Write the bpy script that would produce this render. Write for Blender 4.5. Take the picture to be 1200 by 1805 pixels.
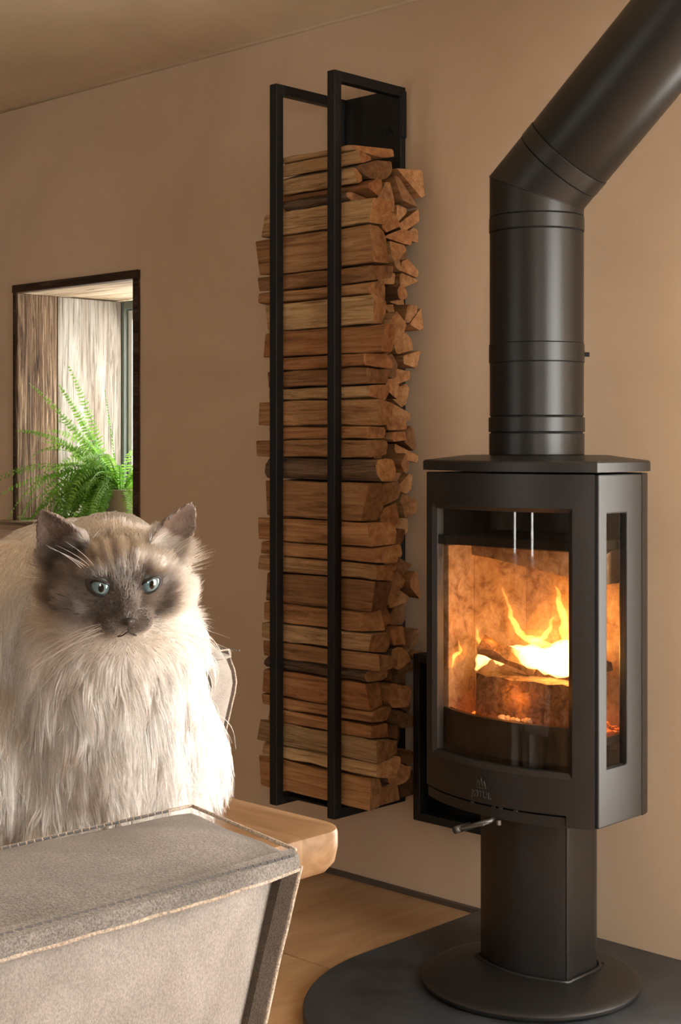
import bpy, bmesh, math, random
import numpy as np
from mathutils import Vector, Matrix, kdtree, noise

random.seed(7)
rng = np.random.default_rng(7)
scene = bpy.context.scene
for o in list(bpy.data.objects):
    bpy.data.objects.remove(o, do_unlink=True)
COL = scene.collection
PI = math.pi
R = math.radians

# ---------------------------------------------------------------- camera
CAM_H = 1.154
cam_data = bpy.data.cameras.new('camera')
cam_data.sensor_fit = 'HORIZONTAL'
cam_data.sensor_width = 36.0
cam_data.lens = 2620 / 1200 * 36.0
cam_data.shift_y = -122.5 / 1200
cam_data.clip_start = 0.05
cam_data.clip_end = 100
cam = bpy.data.objects.new('camera', cam_data)
COL.objects.link(cam)
cam.location = (1.889, -2.872, CAM_H)
cam.rotation_euler = (R(90), 0, math.asin(0.6905))
scene.camera = cam

# ---------------------------------------------------------------- world, daylight, exposure
world = bpy.data.worlds.new('overcast_sky')
scene.world = world
world.use_nodes = True
wn = world.node_tree.nodes
wn['Background'].inputs['Color'].default_value = (1.0, 0.985, 0.965, 1)
wn['Background'].inputs['Strength'].default_value = 9.0
vs = scene.view_settings
vs.view_transform = 'Standard'
vs.look = 'None'
vs.exposure = 0.87
vs.gamma = 1.0
vs.use_curve_mapping = False

# room extents
RX0, RX1, RY0, RY1, RZ = -3.3, 2.5, -5.0, 0.0, 2.285
# daylight portals in the glazed openings (guide sky sampling only)
def portal(name, loc, rot, sx, sy):
    l = bpy.data.lights.new(name, 'AREA')
    l.shape = 'RECTANGLE'
    l.size, l.size_y = sx, sy
    l.cycles.is_portal = True
    o = bpy.data.objects.new(name, l)
    o.location, o.rotation_euler = loc, rot
    COL.objects.link(o)
portal('daylight_portal_terrace', (RX1 + 0.05, -0.8, 1.1), (0, R(90), 0), 2.0, 1.38)
portal('daylight_portal_garden', (0.76, 0.46, 1.1), (R(-90), 0, 0), 0.6, 2.0)
portal('daylight_portal_fill', (RX1 + 0.05, -3.65, 1.45), (0, R(90), 0), 1.1, 0.8)
portal('daylight_portal_fern', (-2.035, 0.52, 1.28), (R(-90), 0, 0), 0.6, 0.75)
portal('daylight_portal_slit', (-0.92, RY0 - 0.05, 1.2), (R(90), 0, 0), 0.2, 1.8)
portal('daylight_portal_slit', (-2.0, RY0 - 0.05, 1.2), (R(90), 0, 0), 0.24, 1.8)


# ---------------------------------------------------------------- node helpers
def new_mat(name, base=(0.5, 0.5, 0.5), rough=0.6, metal=0.0, spec=0.5):
    m = bpy.data.materials.new(name)
    m.use_nodes = True
    nt = m.node_tree
    b = nt.nodes['Principled BSDF']
    b.inputs['Base Color'].default_value = (*base, 1)
    b.inputs['Roughness'].default_value = rough
    b.inputs['Metallic'].default_value = metal
    b.inputs['Specular IOR Level'].default_value = spec
    return m, nt, b

def N(nt, t, **kw):
    n = nt.nodes.new(t)
    for k, v in kw.items():
        if k in n.inputs:
            n.inputs[k].default_value = v
        else:
            setattr(n, k, v)
    return n

def L(nt, a, b):
    nt.links.new(a, b)

def coords(nt, scale=(1, 1, 1), kind='Object', rot=(0, 0, 0), rand=False):
    tc = N(nt, 'ShaderNodeTexCoord')
    mp = N(nt, 'ShaderNodeMapping')
    mp.inputs['Scale'].default_value = scale
    mp.inputs['Rotation'].default_value = rot
    L(nt, tc.outputs[kind], mp.inputs['Vector'])
    if rand:
        oi = N(nt, 'ShaderNodeObjectInfo')
        mul = N(nt, 'ShaderNodeMath', operation='MULTIPLY')
        mul.inputs[1].default_value = 50
        L(nt, oi.outputs['Random'], mul.inputs[0])
        cx = N(nt, 'ShaderNodeCombineXYZ')
        for i in range(3):
            L(nt, mul.outputs[0], cx.inputs[i])
        L(nt, cx.outputs[0], mp.inputs['Location'])
    return mp.outputs['Vector']

def noise_tex(nt, vec, scale, detail=5, rough=0.6, dist=0.0):
    n = N(nt, 'ShaderNodeTexNoise', Scale=scale, Detail=detail, Roughness=rough, Distortion=dist)
    L(nt, vec, n.inputs['Vector'])
    return n.outputs['Fac']

def ramp(nt, fac, stops):
    r = N(nt, 'ShaderNodeValToRGB')
    e = r.color_ramp.elements
    while len(e) < len(stops):
        e.new(0.5)
    for el, (p, c) in zip(e, stops):
        el.position = p
        el.color = (*c, 1) if len(c) == 3 else c
    L(nt, fac, r.inputs['Fac'])
    return r.outputs['Color']

def bump(nt, bsdf, height, strength=0.3, dist=0.01):
    b = N(nt, 'ShaderNodeBump', Strength=strength, Distance=dist)
    L(nt, height, b.inputs['Height'])
    L(nt, b.outputs['Normal'], bsdf.inputs['Normal'])
    return b

def mixc(nt, fac, a, b, mode='MIX'):
    m = N(nt, 'ShaderNodeMix', data_type='RGBA', blend_type=mode)
    for sock, v in ((m.inputs[0], fac), (m.inputs[6], a), (m.inputs[7], b)):
        if hasattr(v, 'links'):
            L(nt, v, sock)
        else:
            sock.default_value = v if isinstance(v, (int, float)) else (*v, 1)
    return m.outputs[2]

# ---------------------------------------------------------------- materials
def mat_plaster(name, c1, c2):
    m, nt, b = new_mat(name, rough=0.85, spec=0.2)
    v = coords(nt)
    f = noise_tex(nt, v, 1.6, 6, 0.6, 0.6)
    L(nt, ramp(nt, f, [(0.3, c1), (0.72, c2)]), b.inputs['Base Color'])
    g = noise_tex(nt, v, 9, 8, 0.65)
    bump(nt, b, g, 0.10, 0.02)
    return m

M_WALL = mat_plaster('clay_plaster', (0.55, 0.408, 0.278), (0.66, 0.50, 0.35))
M_DARK_WALL = mat_plaster('low_bounce_plaster', (0.13, 0.095, 0.07), (0.17, 0.125, 0.09))  # unseen walls darkened to cut the bounce light
M_CEIL = mat_plaster('clay_ceiling', (0.58, 0.455, 0.30), (0.74, 0.60, 0.41))

def mat_tile():
    m, nt, b = new_mat('streaked_stone_tile', rough=0.42, spec=0.4)
    v = coords(nt, (5.0, 0.9, 1), rot=(0, 0, R(8)), rand=True)
    f = noise_tex(nt, v, 2.4, 9, 0.62, 0.8)
    L(nt, ramp(nt, f, [(0.25, (0.33, 0.19, 0.09)), (0.5, (0.47, 0.29, 0.15)), (0.75, (0.60, 0.41, 0.235))]), b.inputs['Base Color'])
    bump(nt, b, f, 0.06, 0.01)
    return m
M_TILE = mat_tile()
M_GROUT = new_mat('pale_grout', (0.50, 0.37, 0.23), 0.9)[0]
M_SKIRT = new_mat('dark_floor_joint', (0.09, 0.065, 0.05), 0.7)[0]

def mat_old_wood(name, dark, mid, light, sc=1.0, bs=0.9, axis='Z'):
    m, nt, b = new_mat(name, rough=0.8, spec=0.2)
    s = (75 * sc, 75 * sc, 3.0 * sc) if axis == 'Z' else (3.0 * sc, 75 * sc, 75 * sc)
    v = coords(nt, s, rand=True)
    f = noise_tex(nt, v, 1.0, 10, 0.72, 2.0)
    v2 = coords(nt, (s[0] * .22, s[1] * .22, s[2] * .6) if axis == 'Z' else (s[0] * .6, s[1] * .22, s[2] * .22), rand=True)
    g = noise_tex(nt, v2, 1.0, 4, 0.6, 0.5)
    c = ramp(nt, f, [(0.36, dark), (0.50, mid), (0.66, light)])
    c2 = ramp(nt, g, [(0.35, (0.60, 0.52, 0.45)), (0.65, (1, 1, 1))])
    L(nt, mixc(nt, 1.0, c, c2, 'MULTIPLY'), b.inputs['Base Color'])
    bump(nt, b, f, bs, 0.008)
    return m
M_OLD_BROWN = mat_old_wood('weathered_brown_board', (0.022, 0.013, 0.008), (0.17, 0.105, 0.058), (0.52, 0.40, 0.28), 0.8, 1.0)
M_OLD_GREY = mat_old_wood('weathered_grey_board', (0.10, 0.085, 0.065), (0.31, 0.285, 0.245), (0.42, 0.39, 0.345), 0.7, 0.5)
M_OLD_GREY_X = mat_old_wood('weathered_lintel_board', (0.12, 0.085, 0.05), (0.40, 0.31, 0.21), (0.60, 0.50, 0.38), 0.7, 0.5, 'X')
M_DARK_WOOD_X = mat_old_wood('dark_aged_oak', (0.02, 0.012, 0.008), (0.07, 0.042, 0.025), (0.13, 0.08, 0.05), 0.8, 0.5, 'X')

def mat_metal_black(name, c=(0.012, 0.012, 0.012), rough=0.42, spec=0.5):
    m, nt, b = new_mat(name, c, rough, 0.0, spec)
    v = coords(nt)
    f = noise_tex(nt, v, 300, 3, 0.6)
    bump(nt, b, f, 0.04, 0.002)
    return m
M_CAST = mat_metal_black('black_cast_iron', (0.012, 0.0115, 0.011), 0.40, 0.6)
M_PIPE = mat_metal_black('matt_black_flue_enamel', (0.009, 0.0088, 0.0082), 0.36, 0.5)
M_RACK = mat_metal_black('black_powder_coated_steel', (0.006, 0.006, 0.006), 0.5, 0.35)
M_GAP = new_mat('flat_black', (0.003, 0.003, 0.003), 0.9)[0]  # plain black; in the air slot it stands in for shade
M_STEEL = new_mat('bare_handle_steel', (0.12, 0.115, 0.11), 0.42, 0.7)[0]
M_LETTER = new_mat('worn_cast_lettering', (0.060, 0.055, 0.050), 0.35, 0.0, 0.7)[0]

def mat_slate():
    m, nt, b = new_mat('honed_black_slate', rough=0.42, spec=0.5)
    v = coords(nt)
    f = noise_tex(nt, v, 7, 8, 0.65, 0.6)
    L(nt, ramp(nt, f, [(0.3, (0.014, 0.017, 0.020)), (0.7, (0.050, 0.057, 0.064))]), b.inputs['Base Color'])
    bump(nt, b, f, 0.10, 0.01)
    return m
M_SLATE = mat_slate()

def mat_split(name, c0, c1, c2, bs, dist, sc=1.0):
    m, nt, b = new_mat(name, rough=0.78, spec=0.2)
    v = coords(nt, (3.6 * sc, 70 * sc, 70 * sc), rand=True)
    f = noise_tex(nt, v, 1.0, 10, 0.74, dist)
    c = ramp(nt, f, [(0.34, c0), (0.5, c1), (0.68, c2)])
    oi = N(nt, 'ShaderNodeObjectInfo')
    t = ramp(nt, oi.outputs['Random'], [(0.0, (0.52, 0.46, 0.42)), (0.35, (0.95, 0.92, 0.88)), (0.7, (0.80, 0.66, 0.56)), (1.0, (1.1, 1.06, 0.98))])
    L(nt, mixc(nt, 1.0, c, t, 'MULTIPLY'), b.inputs['Base Color'])
    bump(nt, b, f, bs, 0.006)
    return m
M_SPLIT = mat_split('split_firewood', (0.15, 0.070, 0.028), (0.37, 0.20, 0.088), (0.56, 0.34, 0.17), 0.7, 0.7)
M_PALE = mat_split('pale_rough_firewood', (0.16, 0.085, 0.038), (0.50, 0.335, 0.17), (0.66, 0.49, 0.29), 1.0, 2.2, 0.8)
M_BARK = mat_split('dark_firewood_bark', (0.04, 0.026, 0.018), (0.15, 0.095, 0.06), (0.27, 0.19, 0.13), 1.0, 1.8, 0.9)

def mat_log_end():
    m, nt, b = new_mat('sawn_log_end', rough=0.8, spec=0.15)
    v = coords(nt, (1, 1, 1), rand=False)
    w = N(nt, 'ShaderNodeTexWave', wave_type='RINGS', rings_direction='X')
    w.inputs['Scale'].default_value = 55
    w.inputs['Distortion'].default_value = 3.0
    w.inputs['Detail'].default_value = 3
    L(nt, v, w.inputs['Vector'])
    f = noise_tex(nt, coords(nt, (60, 60, 60), rand=True), 1.0, 5, 0.6)
    c = ramp(nt, f, [(0.3, (0.26, 0.13, 0.058)), (0.55, (0.44, 0.245, 0.115)), (0.75, (0.56, 0.345, 0.18))])
    c2 = mixc(nt, 0.18, c, w.outputs['Color'], 'MULTIPLY')
    oi = N(nt, 'ShaderNodeObjectInfo')
    t = ramp(nt, oi.outputs['Random'], [(0.0, (0.42, 0.36, 0.33)), (0.3, (0.85, 0.78, 0.72)), (0.7, (0.92, 0.74, 0.62)), (1.0, (1.1, 1.04, 0.95))])
    L(nt, mixc(nt, 1.0, c2, t, 'MULTIPLY'), b.inputs['Base Color'])
    bump(nt, b, f, 0.35, 0.004)
    return m
M_END = mat_log_end()

def mat_suede(name, c1, c2, fine=900, rough=0.95, lo=.40, hi=1.3):
    m, nt, b = new_mat(name, rough=rough, spec=0.1)
    b.inputs['Sheen Weight'].default_value = 0.35
    b.inputs['Sheen Roughness'].default_value = 0.5
    v = coords(nt)
    f = noise_tex(nt, v, 14, 6, 0.62, 0.5)
    g = noise_tex(nt, v, fine, 3, 0.7)
    c = ramp(nt, f, [(0.3, c1), (0.7, c2)])
    gg = ramp(nt, g, [(0.32, (lo, lo, lo * 1.01)), (0.66, (hi, hi * .985, hi * .965))])
    L(nt, mixc(nt, 1.0, c, gg, 'MULTIPLY'), b.inputs['Base Color'])
    bump(nt, b, g, 0.5, 0.003)
    return m
M_SUEDE_TOP = mat_suede('grey_suede', (0.20, 0.185, 0.172), (0.36, 0.335, 0.315), 620)
M_SUEDE_BACK = mat_suede('beige_grey_suede', (0.33, 0.30, 0.27), (0.53, 0.495, 0.455), 520, .95, .72, 1.12)
M_SUEDE_DARK = mat_suede('brown_suede_seam', (0.075, 0.055, 0.04), (0.13, 0.098, 0.073))
M_WELT = mat_suede('cream_cut_leather_edge', (0.55, 0.43, 0.32), (0.74, 0.65, 0.55), 500)
M_THREAD = new_mat('grey_thread', (0.16, 0.155, 0.16), 0.8)[0]

def mat_table():
    m, nt, b = new_mat('oiled_oak_tabletop', rough=0.38, spec=0.4)
    v = coords(nt, (1.4, 16, 16))
    f = noise_tex(nt, v, 1.6, 7, 0.6, 0.9)
    L(nt, ramp(nt, f, [(0.28, (0.15, 0.078, 0.034)), (0.5, (0.27, 0.155, 0.075)), (0.74, (0.40, 0.26, 0.145))]), b.inputs['Base Color'])
    bump(nt, b, f, 0.12, 0.004)
    return m
M_TABLE = mat_table()

def mat_glass(name, tint=(0.96, 0.95, 0.93), ior=1.5, soot=False):
    m = bpy.data.materials.new(name)
    m.use_nodes = True
    nt = m.node_tree
    nt.nodes.remove(nt.nodes['Principled BSDF'])
    out = nt.nodes['Material Output']
    tr = N(nt, 'ShaderNodeBsdfTransparent')
    tr.inputs['Color'].default_value = (*tint, 1)
    gl = N(nt, 'ShaderNodeBsdfGlossy', Roughness=0.02)
    fr = N(nt, 'ShaderNodeFresnel', IOR=ior)
    mx = N(nt, 'ShaderNodeMixShader')
    ge = N(nt, 'ShaderNodeNewGeometry')       # no internal reflection at the rear face of a thin pane
    iv = N(nt, 'ShaderNodeMath', operation='SUBTRACT'); iv.inputs[0].default_value = 1.0
    L(nt, ge.outputs['Backfacing'], iv.inputs[1])
    fm = N(nt, 'ShaderNodeMath', operation='MULTIPLY')
    L(nt, fr.outputs[0], fm.inputs[0]); L(nt, iv.outputs[0], fm.inputs[1])
    L(nt, fm.outputs[0], mx.inputs[0]); L(nt, tr.outputs[0], mx.inputs[1]); L(nt, gl.outputs[0], mx.inputs[2])
    if soot:
        v = coords(nt, (1, 1, 0.5))
        f = noise_tex(nt, v, 38, 6, 0.7, 0.3)
        L(nt, ramp(nt, f, [(0.35, (0.97, 0.95, 0.92)), (0.62, (0.86, 0.78, 0.68))]), tr.inputs['Color'])
    L(nt, mx.outputs[0], out.inputs['Surface'])
    return m
M_GLASS = mat_glass('window_glass')
M_STOVE_GLASS = mat_glass('sooted_stove_glass', ior=1.6, soot=True)

def mat_liner():
    m, nt, b = new_mat('vermiculite_liner', rough=0.95, spec=0.05)
    v = coords(nt)
    f = noise_tex(nt, v, 26, 8, 0.75, 0.4)
    L(nt, ramp(nt, f, [(0.3, (0.14, 0.09, 0.06)), (0.5, (0.42, 0.31, 0.22)), (0.75, (0.66, 0.53, 0.40))]), b.inputs['Base Color'])
    bump(nt, b, f, 0.4, 0.006)
    return m
M_LINER = mat_liner()

def mat_char():
    m, nt, b = new_mat('charring_wood', rough=0.95, spec=0.05)
    v = coords(nt, (1, 1, 1))
    f = noise_tex(nt, v, 45, 7, 0.7, 0.8)
    L(nt, ramp(nt, f, [(0.3, (0.05, 0.035, 0.025)), (0.6, (0.34, 0.23, 0.15)), (0.8, (0.5, 0.4, 0.3))]), b.inputs['Base Color'])
    bump(nt, b, f, 0.8, 0.008)
    return m
M_CHAR = mat_char()

def mat_ember():
    m, nt, b = new_mat('glowing_ember', (0.10, 0.05, 0.03), 0.9)
    v = coords(nt)
    f = noise_tex(nt, v, 60, 5, 0.7)
    b.inputs['Emission Strength'].default_value = 1.6
    L(nt, ramp(nt, f, [(0.42, (0.0, 0.0, 0.0)), (0.6, (1.0, 0.16, 0.02)), (0.75, (1.0, 0.42, 0.1))]), b.inputs['Emission Color'])
    return m
M_EMBER = mat_ember()
M_ASH = new_mat('white_ash', (0.62, 0.56, 0.50), 1.0)[0]

def mat_flame(name, col, strength):
    m = bpy.data.materials.new(name)
    m.use_nodes = True
    nt = m.node_tree
    nt.nodes.remove(nt.nodes['Principled BSDF'])
    e = N(nt, 'ShaderNodeEmission', Strength=strength)
    e.inputs['Color'].default_value = (*col, 1)
    L(nt, e.outputs[0], nt.nodes['Material Output'].inputs['Volume'])
    return m
M_FLAME_HOT = mat_flame('white_hot_flame', (1.0, 0.56, 0.17), 130)
M_FLAME = mat_flame('orange_flame', (1.0, 0.44, 0.09), 80)
M_FLAME_DIM = mat_flame('faint_flame_haze', (1.0, 0.33, 0.05), 6.0)

def mat_leaf():
    m = bpy.data.materials.new('fern_green')
    m.use_nodes = True
    nt = m.node_tree
    b = nt.nodes['Principled BSDF']
    b.inputs['Roughness'].default_value = 0.5
    v = coords(nt, rand=True)
    f = noise_tex(nt, v, 6, 3)
    c = ramp(nt, f, [(0.3, (0.10, 0.27, 0.03)), (0.55, (0.24, 0.48, 0.06)), (0.8, (0.46, 0.66, 0.13))])
    L(nt, c, b.inputs['Base Color'])
    tl = N(nt, 'ShaderNodeBsdfTranslucent')
    L(nt, c, tl.inputs['Color'])
    mx = N(nt, 'ShaderNodeMixShader')
    mx.inputs[0].default_value = 0.5
    L(nt, b.outputs[0], mx.inputs[1]); L(nt, tl.outputs[0], mx.inputs[2])
    L(nt, mx.outputs[0], nt.nodes['Material Output'].inputs['Surface'])
    return m
M_FERN = mat_leaf()
M_POT = new_mat('matt_stone_pot', (0.46, 0.36, 0.29), 0.8)[0]
M_SOIL = new_mat('potting_soil', (0.03, 0.02, 0.013), 1.0)[0]
M_FRAME = new_mat('grey_green_window_frame', (0.20, 0.235, 0.22), 0.45)[0]
M_WHITE_FRAME = new_mat('white_window_frame', (0.70, 0.70, 0.68), 0.5)[0]
M_CURTAIN = new_mat('linen_curtain', (0.62, 0.57, 0.50), 0.95)[0]

# ---------------------------------------------------------------- object helpers
def link(o, parent=None):
    COL.objects.link(o)
    if parent is not None:
        o.parent = parent
    return o

def tag(o, label=None, cat=None, group=None, kind=None):
    if label: o['label'] = label
    if cat: o['category'] = cat
    if group: o['group'] = group
    if kind: o['kind'] = kind
    return o

def empty(name, loc=(0, 0, 0), rz=0.0):
    o = bpy.data.objects.new(name, None)
    o.empty_display_size = 0.1
    o.location = loc
    o.rotation_euler = (0, 0, rz)
    return link(o)

def mesh_obj(name, verts, faces, mats, parent=None, smooth=False, fmat=None, origin=None):
    """verts in the parent's frame; origin shifts the object's own origin."""
    me = bpy.data.meshes.new(name)
    if origin is not None:
        ov = Vector(origin)
        verts = [Vector(v) - ov for v in verts]
    me.from_pydata([tuple(v) for v in verts], [], faces)
    if not isinstance(mats, (list, tuple)):
        mats = [mats]
    for m in mats:
        me.materials.append(m)
    if fmat is not None:
        me.polygons.foreach_set('material_index', fmat)
    bm = bmesh.new(); bm.from_mesh(me)
    bmesh.ops.recalc_face_normals(bm, faces=bm.faces)
    bm.to_mesh(me); bm.free()
    if smooth:
        me.polygons.foreach_set('use_smooth', [True] * len(me.polygons))
    o = bpy.data.objects.new(name, me)
    if origin is not None:
        o.location = origin
    return link(o, parent)

def bevel(o, w, seg=2, angle=35):
    md = o.modifiers.new('edge_softening', 'BEVEL')
    md.width = w; md.segments = seg; md.limit_method = 'ANGLE'; md.angle_limit = R(angle)
    return o

def smooth_by_angle(o, ang=35):
    me = o.data
    me.polygons.foreach_set('use_smooth', [True] * len(me.polygons))
    me.set_sharp_from_angle(angle=R(ang))
    return o

BOXF = [(0, 1, 2, 3), (7, 6, 5, 4), (0, 4, 5, 1), (1, 5, 6, 2), (2, 6, 7, 3), (3, 7, 4, 0)]
def box_v(x0, x1, y0, y1, z0, z1):
    return [(x0, y0, z0), (x1, y0, z0), (x1, y1, z0), (x0, y1, z0), (x0, y0, z1), (x1, y0, z1), (x1, y1, z1), (x0, y1, z1)]

def boxes(name, lst, mat, parent=None, bw=0.0, origin=None):
    V, F = [], []
    for b in lst:
        n = len(V)
        V += box_v(*b)
        F += [tuple(i + n for i in f) for f in BOXF]
    o = mesh_obj(name, V, F, mat, parent, origin=origin)
    if bw:
        bevel(o, bw, 2)
    return o

def prism(name, outline, z0, z1, mat, parent=None, smooth=None, bw=0.0, origin=None):
    n = len(outline)
    V = [(x, y, z0) for x, y in outline] + [(x, y, z1) for x, y in outline]
    F = [tuple(range(n)), tuple(range(2 * n - 1, n - 1, -1))] + [(i, (i + 1) % n, n + (i + 1) % n, n + i) for i in range(n)]
    o = mesh_obj(name, V, F, mat, parent, origin=origin)
    if smooth:
        smooth_by_angle(o, smooth)
    if bw:
        bevel(o, bw, 3, 40)
    return o

def sweep(path, radius, n=12, caps=True, flat=1.0):
    """tube along a list of points; radius number or list"""
    P = [Vector(p) for p in path]
    V, F = [], []
    prev = None
    for i, p in enumerate(P):
        t = (P[min(i + 1, len(P) - 1)] - P[max(i - 1, 0)]).normalized()
        if prev is None:
            a = Vector((0, 0, 1)) if abs(t.z) < 0.9 else Vector((1, 0, 0))
            u = t.cross(a).normalized()
        else:
            u = (prev - t * prev.dot(t)).normalized()
        prev = u
        w = t.cross(u)
        r = radius[i] if isinstance(radius, (list, tuple)) else radius
        for k in range(n):
            a = 2 * PI * k / n
            V.append(p + (u * math.cos(a) + w * math.sin(a) * flat) * r)
    for i in range(len(P) - 1):
        for k in range(n):
            F.append((i * n + k, i * n + (k + 1) % n, (i + 1) * n + (k + 1) % n, (i + 1) * n + k))
    if caps:
        F.append(tuple(range(n - 1, -1, -1)))
        F.append(tuple(range((len(P) - 1) * n, len(P) * n)))
    return V, F

def join(*parts):
    V, F = [], []
    for v, f in parts:
        n = len(V)
        V += list(v); F += [tuple(i + n for i in q) for q in f]
    return V, F

def lathe(prof, c, n=48):
    """prof: list of (r, z)"""
    V, F = [], []
    for r, z in prof:
        for k in range(n):
            a = 2 * PI * k / n
            V.append((c[0] + r * math.cos(a), c[1] + r * math.sin(a), z))
    m = len(prof)
    for i in range(m - 1):
        for k in range(n):
            F.append((i * n + k, i * n + (k + 1) % n, (i + 1) * n + (k + 1) % n, (i + 1) * n + k))
    F.append(tuple(range(n - 1, -1, -1)))
    F.append(tuple(range((m - 1) * n, m * n)))
    return V, F

# ---------------------------------------------------------------- room shell
WT = 0.52       # thickness of the old stone wall
WX0, WX1, WZ0, WZ1 = -2.37, -1.70, 0.862, 1.684     # opening with the fern
GX0, GX1, GZ0, GZ1 = .46, 1.06, .10, 2.10          # glazed garden door just right of the picture
boxes('wall_back', [(RX0 - .1, WX0, 0, WT, -.1, RZ + .1), (WX1, GX0, 0, WT, -.1, RZ + .1), (GX1, RX1 + .1, 0, WT, -.1, RZ + .1),
                    (GX0, GX1, 0, WT, -.1, GZ0), (GX0, GX1, 0, WT, GZ1, RZ + .1),
                    (WX0, WX1, 0, WT, -.1, WZ0), (WX0, WX1, 0, WT, WZ1, RZ + .1)], M_WALL)['kind'] = 'structure'
# right wall with the terrace opening
TY0, TY1, TZ0, TZ1 = -1.5, -0.10, 0.08, 2.1
QY0, QY1, QZ0, QZ1 = -4.05, -3.25, .9, 2.0
boxes('wall_right', [(RX1, RX1 + .3, RY0 - .1, QY0, -.1, RZ + .1), (RX1, RX1 + .3, QY1, TY0, -.1, RZ + .1),
                     (RX1, RX1 + .3, QY0, QY1, -.1, QZ0), (RX1, RX1 + .3, QY0, QY1, QZ1, RZ + .1), (RX1, RX1 + .3, TY1, 0, -.1, RZ + .1),
                     (RX1, RX1 + .3, TY0, TY1, -.1, TZ0), (RX1, RX1 + .3, TY0, TY1, TZ1, RZ + .1)], M_WALL)['kind'] = 'structure'
boxes('wall_left', [(RX0 - .3, RX0, RY0 - .1, 0, -.1, RZ + .1)], M_DARK_WALL)['kind'] = 'structure'
SL = ((-1.02, -.82), (-2.12, -1.88)); SZ0, SZ1 = .3, 2.1        # two tall slit windows
boxes('wall_front', [(RX0 - .3, SL[1][0], RY0 - .3, RY0, -.1, RZ + .1), (SL[1][1], SL[0][0], RY0 - .3, RY0, -.1, RZ + .1), (SL[0][1], RX1 + .3, RY0 - .3, RY0, -.1, RZ + .1)]
      + [(a_, b_, RY0 - .3, RY0, -.1, SZ0) for a_, b_ in SL] + [(a_, b_, RY0 - .3, RY0, SZ1, RZ + .1) for a_, b_ in SL], M_DARK_WALL)['kind'] = 'structure'

# ceiling: hand-plastered, gently uneven
nx, ny = 60, 46
V, F = [], []
for j in range(ny + 1):
    for i in range(nx + 1):
        x = RX0 + (RX1 - RX0) * i / nx
        y = RY0 + (RY1 - RY0) * j / ny
        e = min(1.0, (RY1 - y) / 0.5)
        z = RZ + e * (0.035 * noise.noise(Vector((x * 0.9, y * 1.3, 3.1))) + 0.012 * noise.noise(Vector((x * 3, y * 3, 9))) + 0.02)
        V.append((x, y, z))
for j in range(ny):
    for i in range(nx):
        a = j * (nx + 1) + i
        F.append((a, a + 1, a + nx + 2, a + nx + 1))
n0 = len(V)
V += [(RX0, RY0, RZ + .12), (RX1, RY0, RZ + .12), (RX1, RY1, RZ + .12), (RX0, RY1, RZ + .12)]
F.append((n0, n0 + 1, n0 + 2, n0 + 3))
mesh_obj('ceiling', V, F, M_CEIL, smooth=True)['kind'] = 'structure'
V, F = sweep([(RX0, -0.002, RZ - .002), (RX1, -0.002, RZ - .002)], 0.006, 8)
mesh_obj('trim_1', V, F, M_CEIL, smooth=True)['kind'] = 'structure'

# floor with large tiles
fl = boxes('floor', [(RX0 - .1, RX1 + .1, RY0 - .1, RY1 + .05, -.1, -.004)], M_GROUT)
fl['kind'] = 'structure'
ty = [0.0, -0.53]
while ty[-1] > RY0: ty.append(ty[-1] - 0.6)
tx = [-1.0]
while tx[0] > RX0: tx.insert(0, tx[0] - 1.2)
while tx[-1] < RX1: tx.append(tx[-1] + 1.2)
for j in range(len(ty) - 1):
    for i in range(len(tx) - 1):
        x0, x1 = max(tx[i], RX0), min(tx[i + 1], RX1)
        y1, y0 = ty[j], max(ty[j + 1], RY0)
        if x1 - x0 < .05 or y1 - y0 < .05: continue
        g = 0.0022
        boxes('tile', [(x0 + g, x1 - g, y0 + g, y1 - (g if j else 0.0), -.01, 0.0)], M_TILE, fl, 0.0008, ((x0 + x1) / 2, (y0 + y1) / 2, 0))
boxes('baseboard_back', [(RX0, -0.37, -0.014, 0, 0, 0.012), (1.06, RX1, -0.014, 0, 0, 0.012)], M_SKIRT)['kind'] = 'structure'

# ---------------------------------------------------------------- window with the deep timber reveal
win = empty('window_1', ((WX0 + WX1) / 2, 0, WZ0)); win['kind'] = 'structure'
def wbox(name, b, mat, bw=0.002, parent=win):
    c = Vector(((b[0] + b[1]) / 2, (b[2] + b[3]) / 2, (b[4] + b[5]) / 2))
    V = [Vector(v) - Vector(win.location) for v in box_v(*b)]
    c = c - Vector(win.location)
    o = mesh_obj(name, V, BOXF, mat, parent, origin=c)
    if bw: bevel(o, bw, 2)
    return o
BT = 0.027
wbox('reveal_board', (WX0, WX0 + .022, -.006, .154, WZ0 + .03, WZ1 - BT), M_OLD_BROWN, .003)
wbox('reveal_board', (WX0, WX0 + .016, .162, .436, WZ0 + .03, WZ1 - BT), M_OLD_GREY, .003)
wbox('reveal_board', (WX1 - .024, WX1, -.006, .150, WZ0 + .03, WZ1 - BT), M_OLD_BROWN, .003)
wbox('reveal_board', (WX1 - .018, WX1, .158, .436, WZ0 + .03, WZ1 - BT), M_OLD_GREY, .003)
wbox('lintel_edge_board', (WX0 - .004, WX1, -.012, .016, WZ1 - BT, WZ1), M_DARK_WOOD_X, .003)
wbox('lintel_board', (WX0, WX1, .016, .205, WZ1 - BT, WZ1), M_OLD_GREY_X, .003)
wbox('lintel_board', (WX0, WX1, .212, .436, WZ1 - BT + .004, WZ1), M_OLD_GREY_X, .003)
wbox('reveal_edge', (WX1 - .024, WX1 + .001, -.012, -.004, WZ0 + .03, WZ1 - BT), M_DARK_WOOD_X, .002)
wbox('reveal_edge', (WX0 - .001, WX0 + .012, -.010, -.004, WZ0 + .03, WZ1 - BT), M_DARK_WOOD_X, .002)
wbox('sill_board', (WX0 - .05, WX1 + .05, -.035, .0, WZ0, WZ0 + .03), M_OLD_GREY_X, .004)
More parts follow.
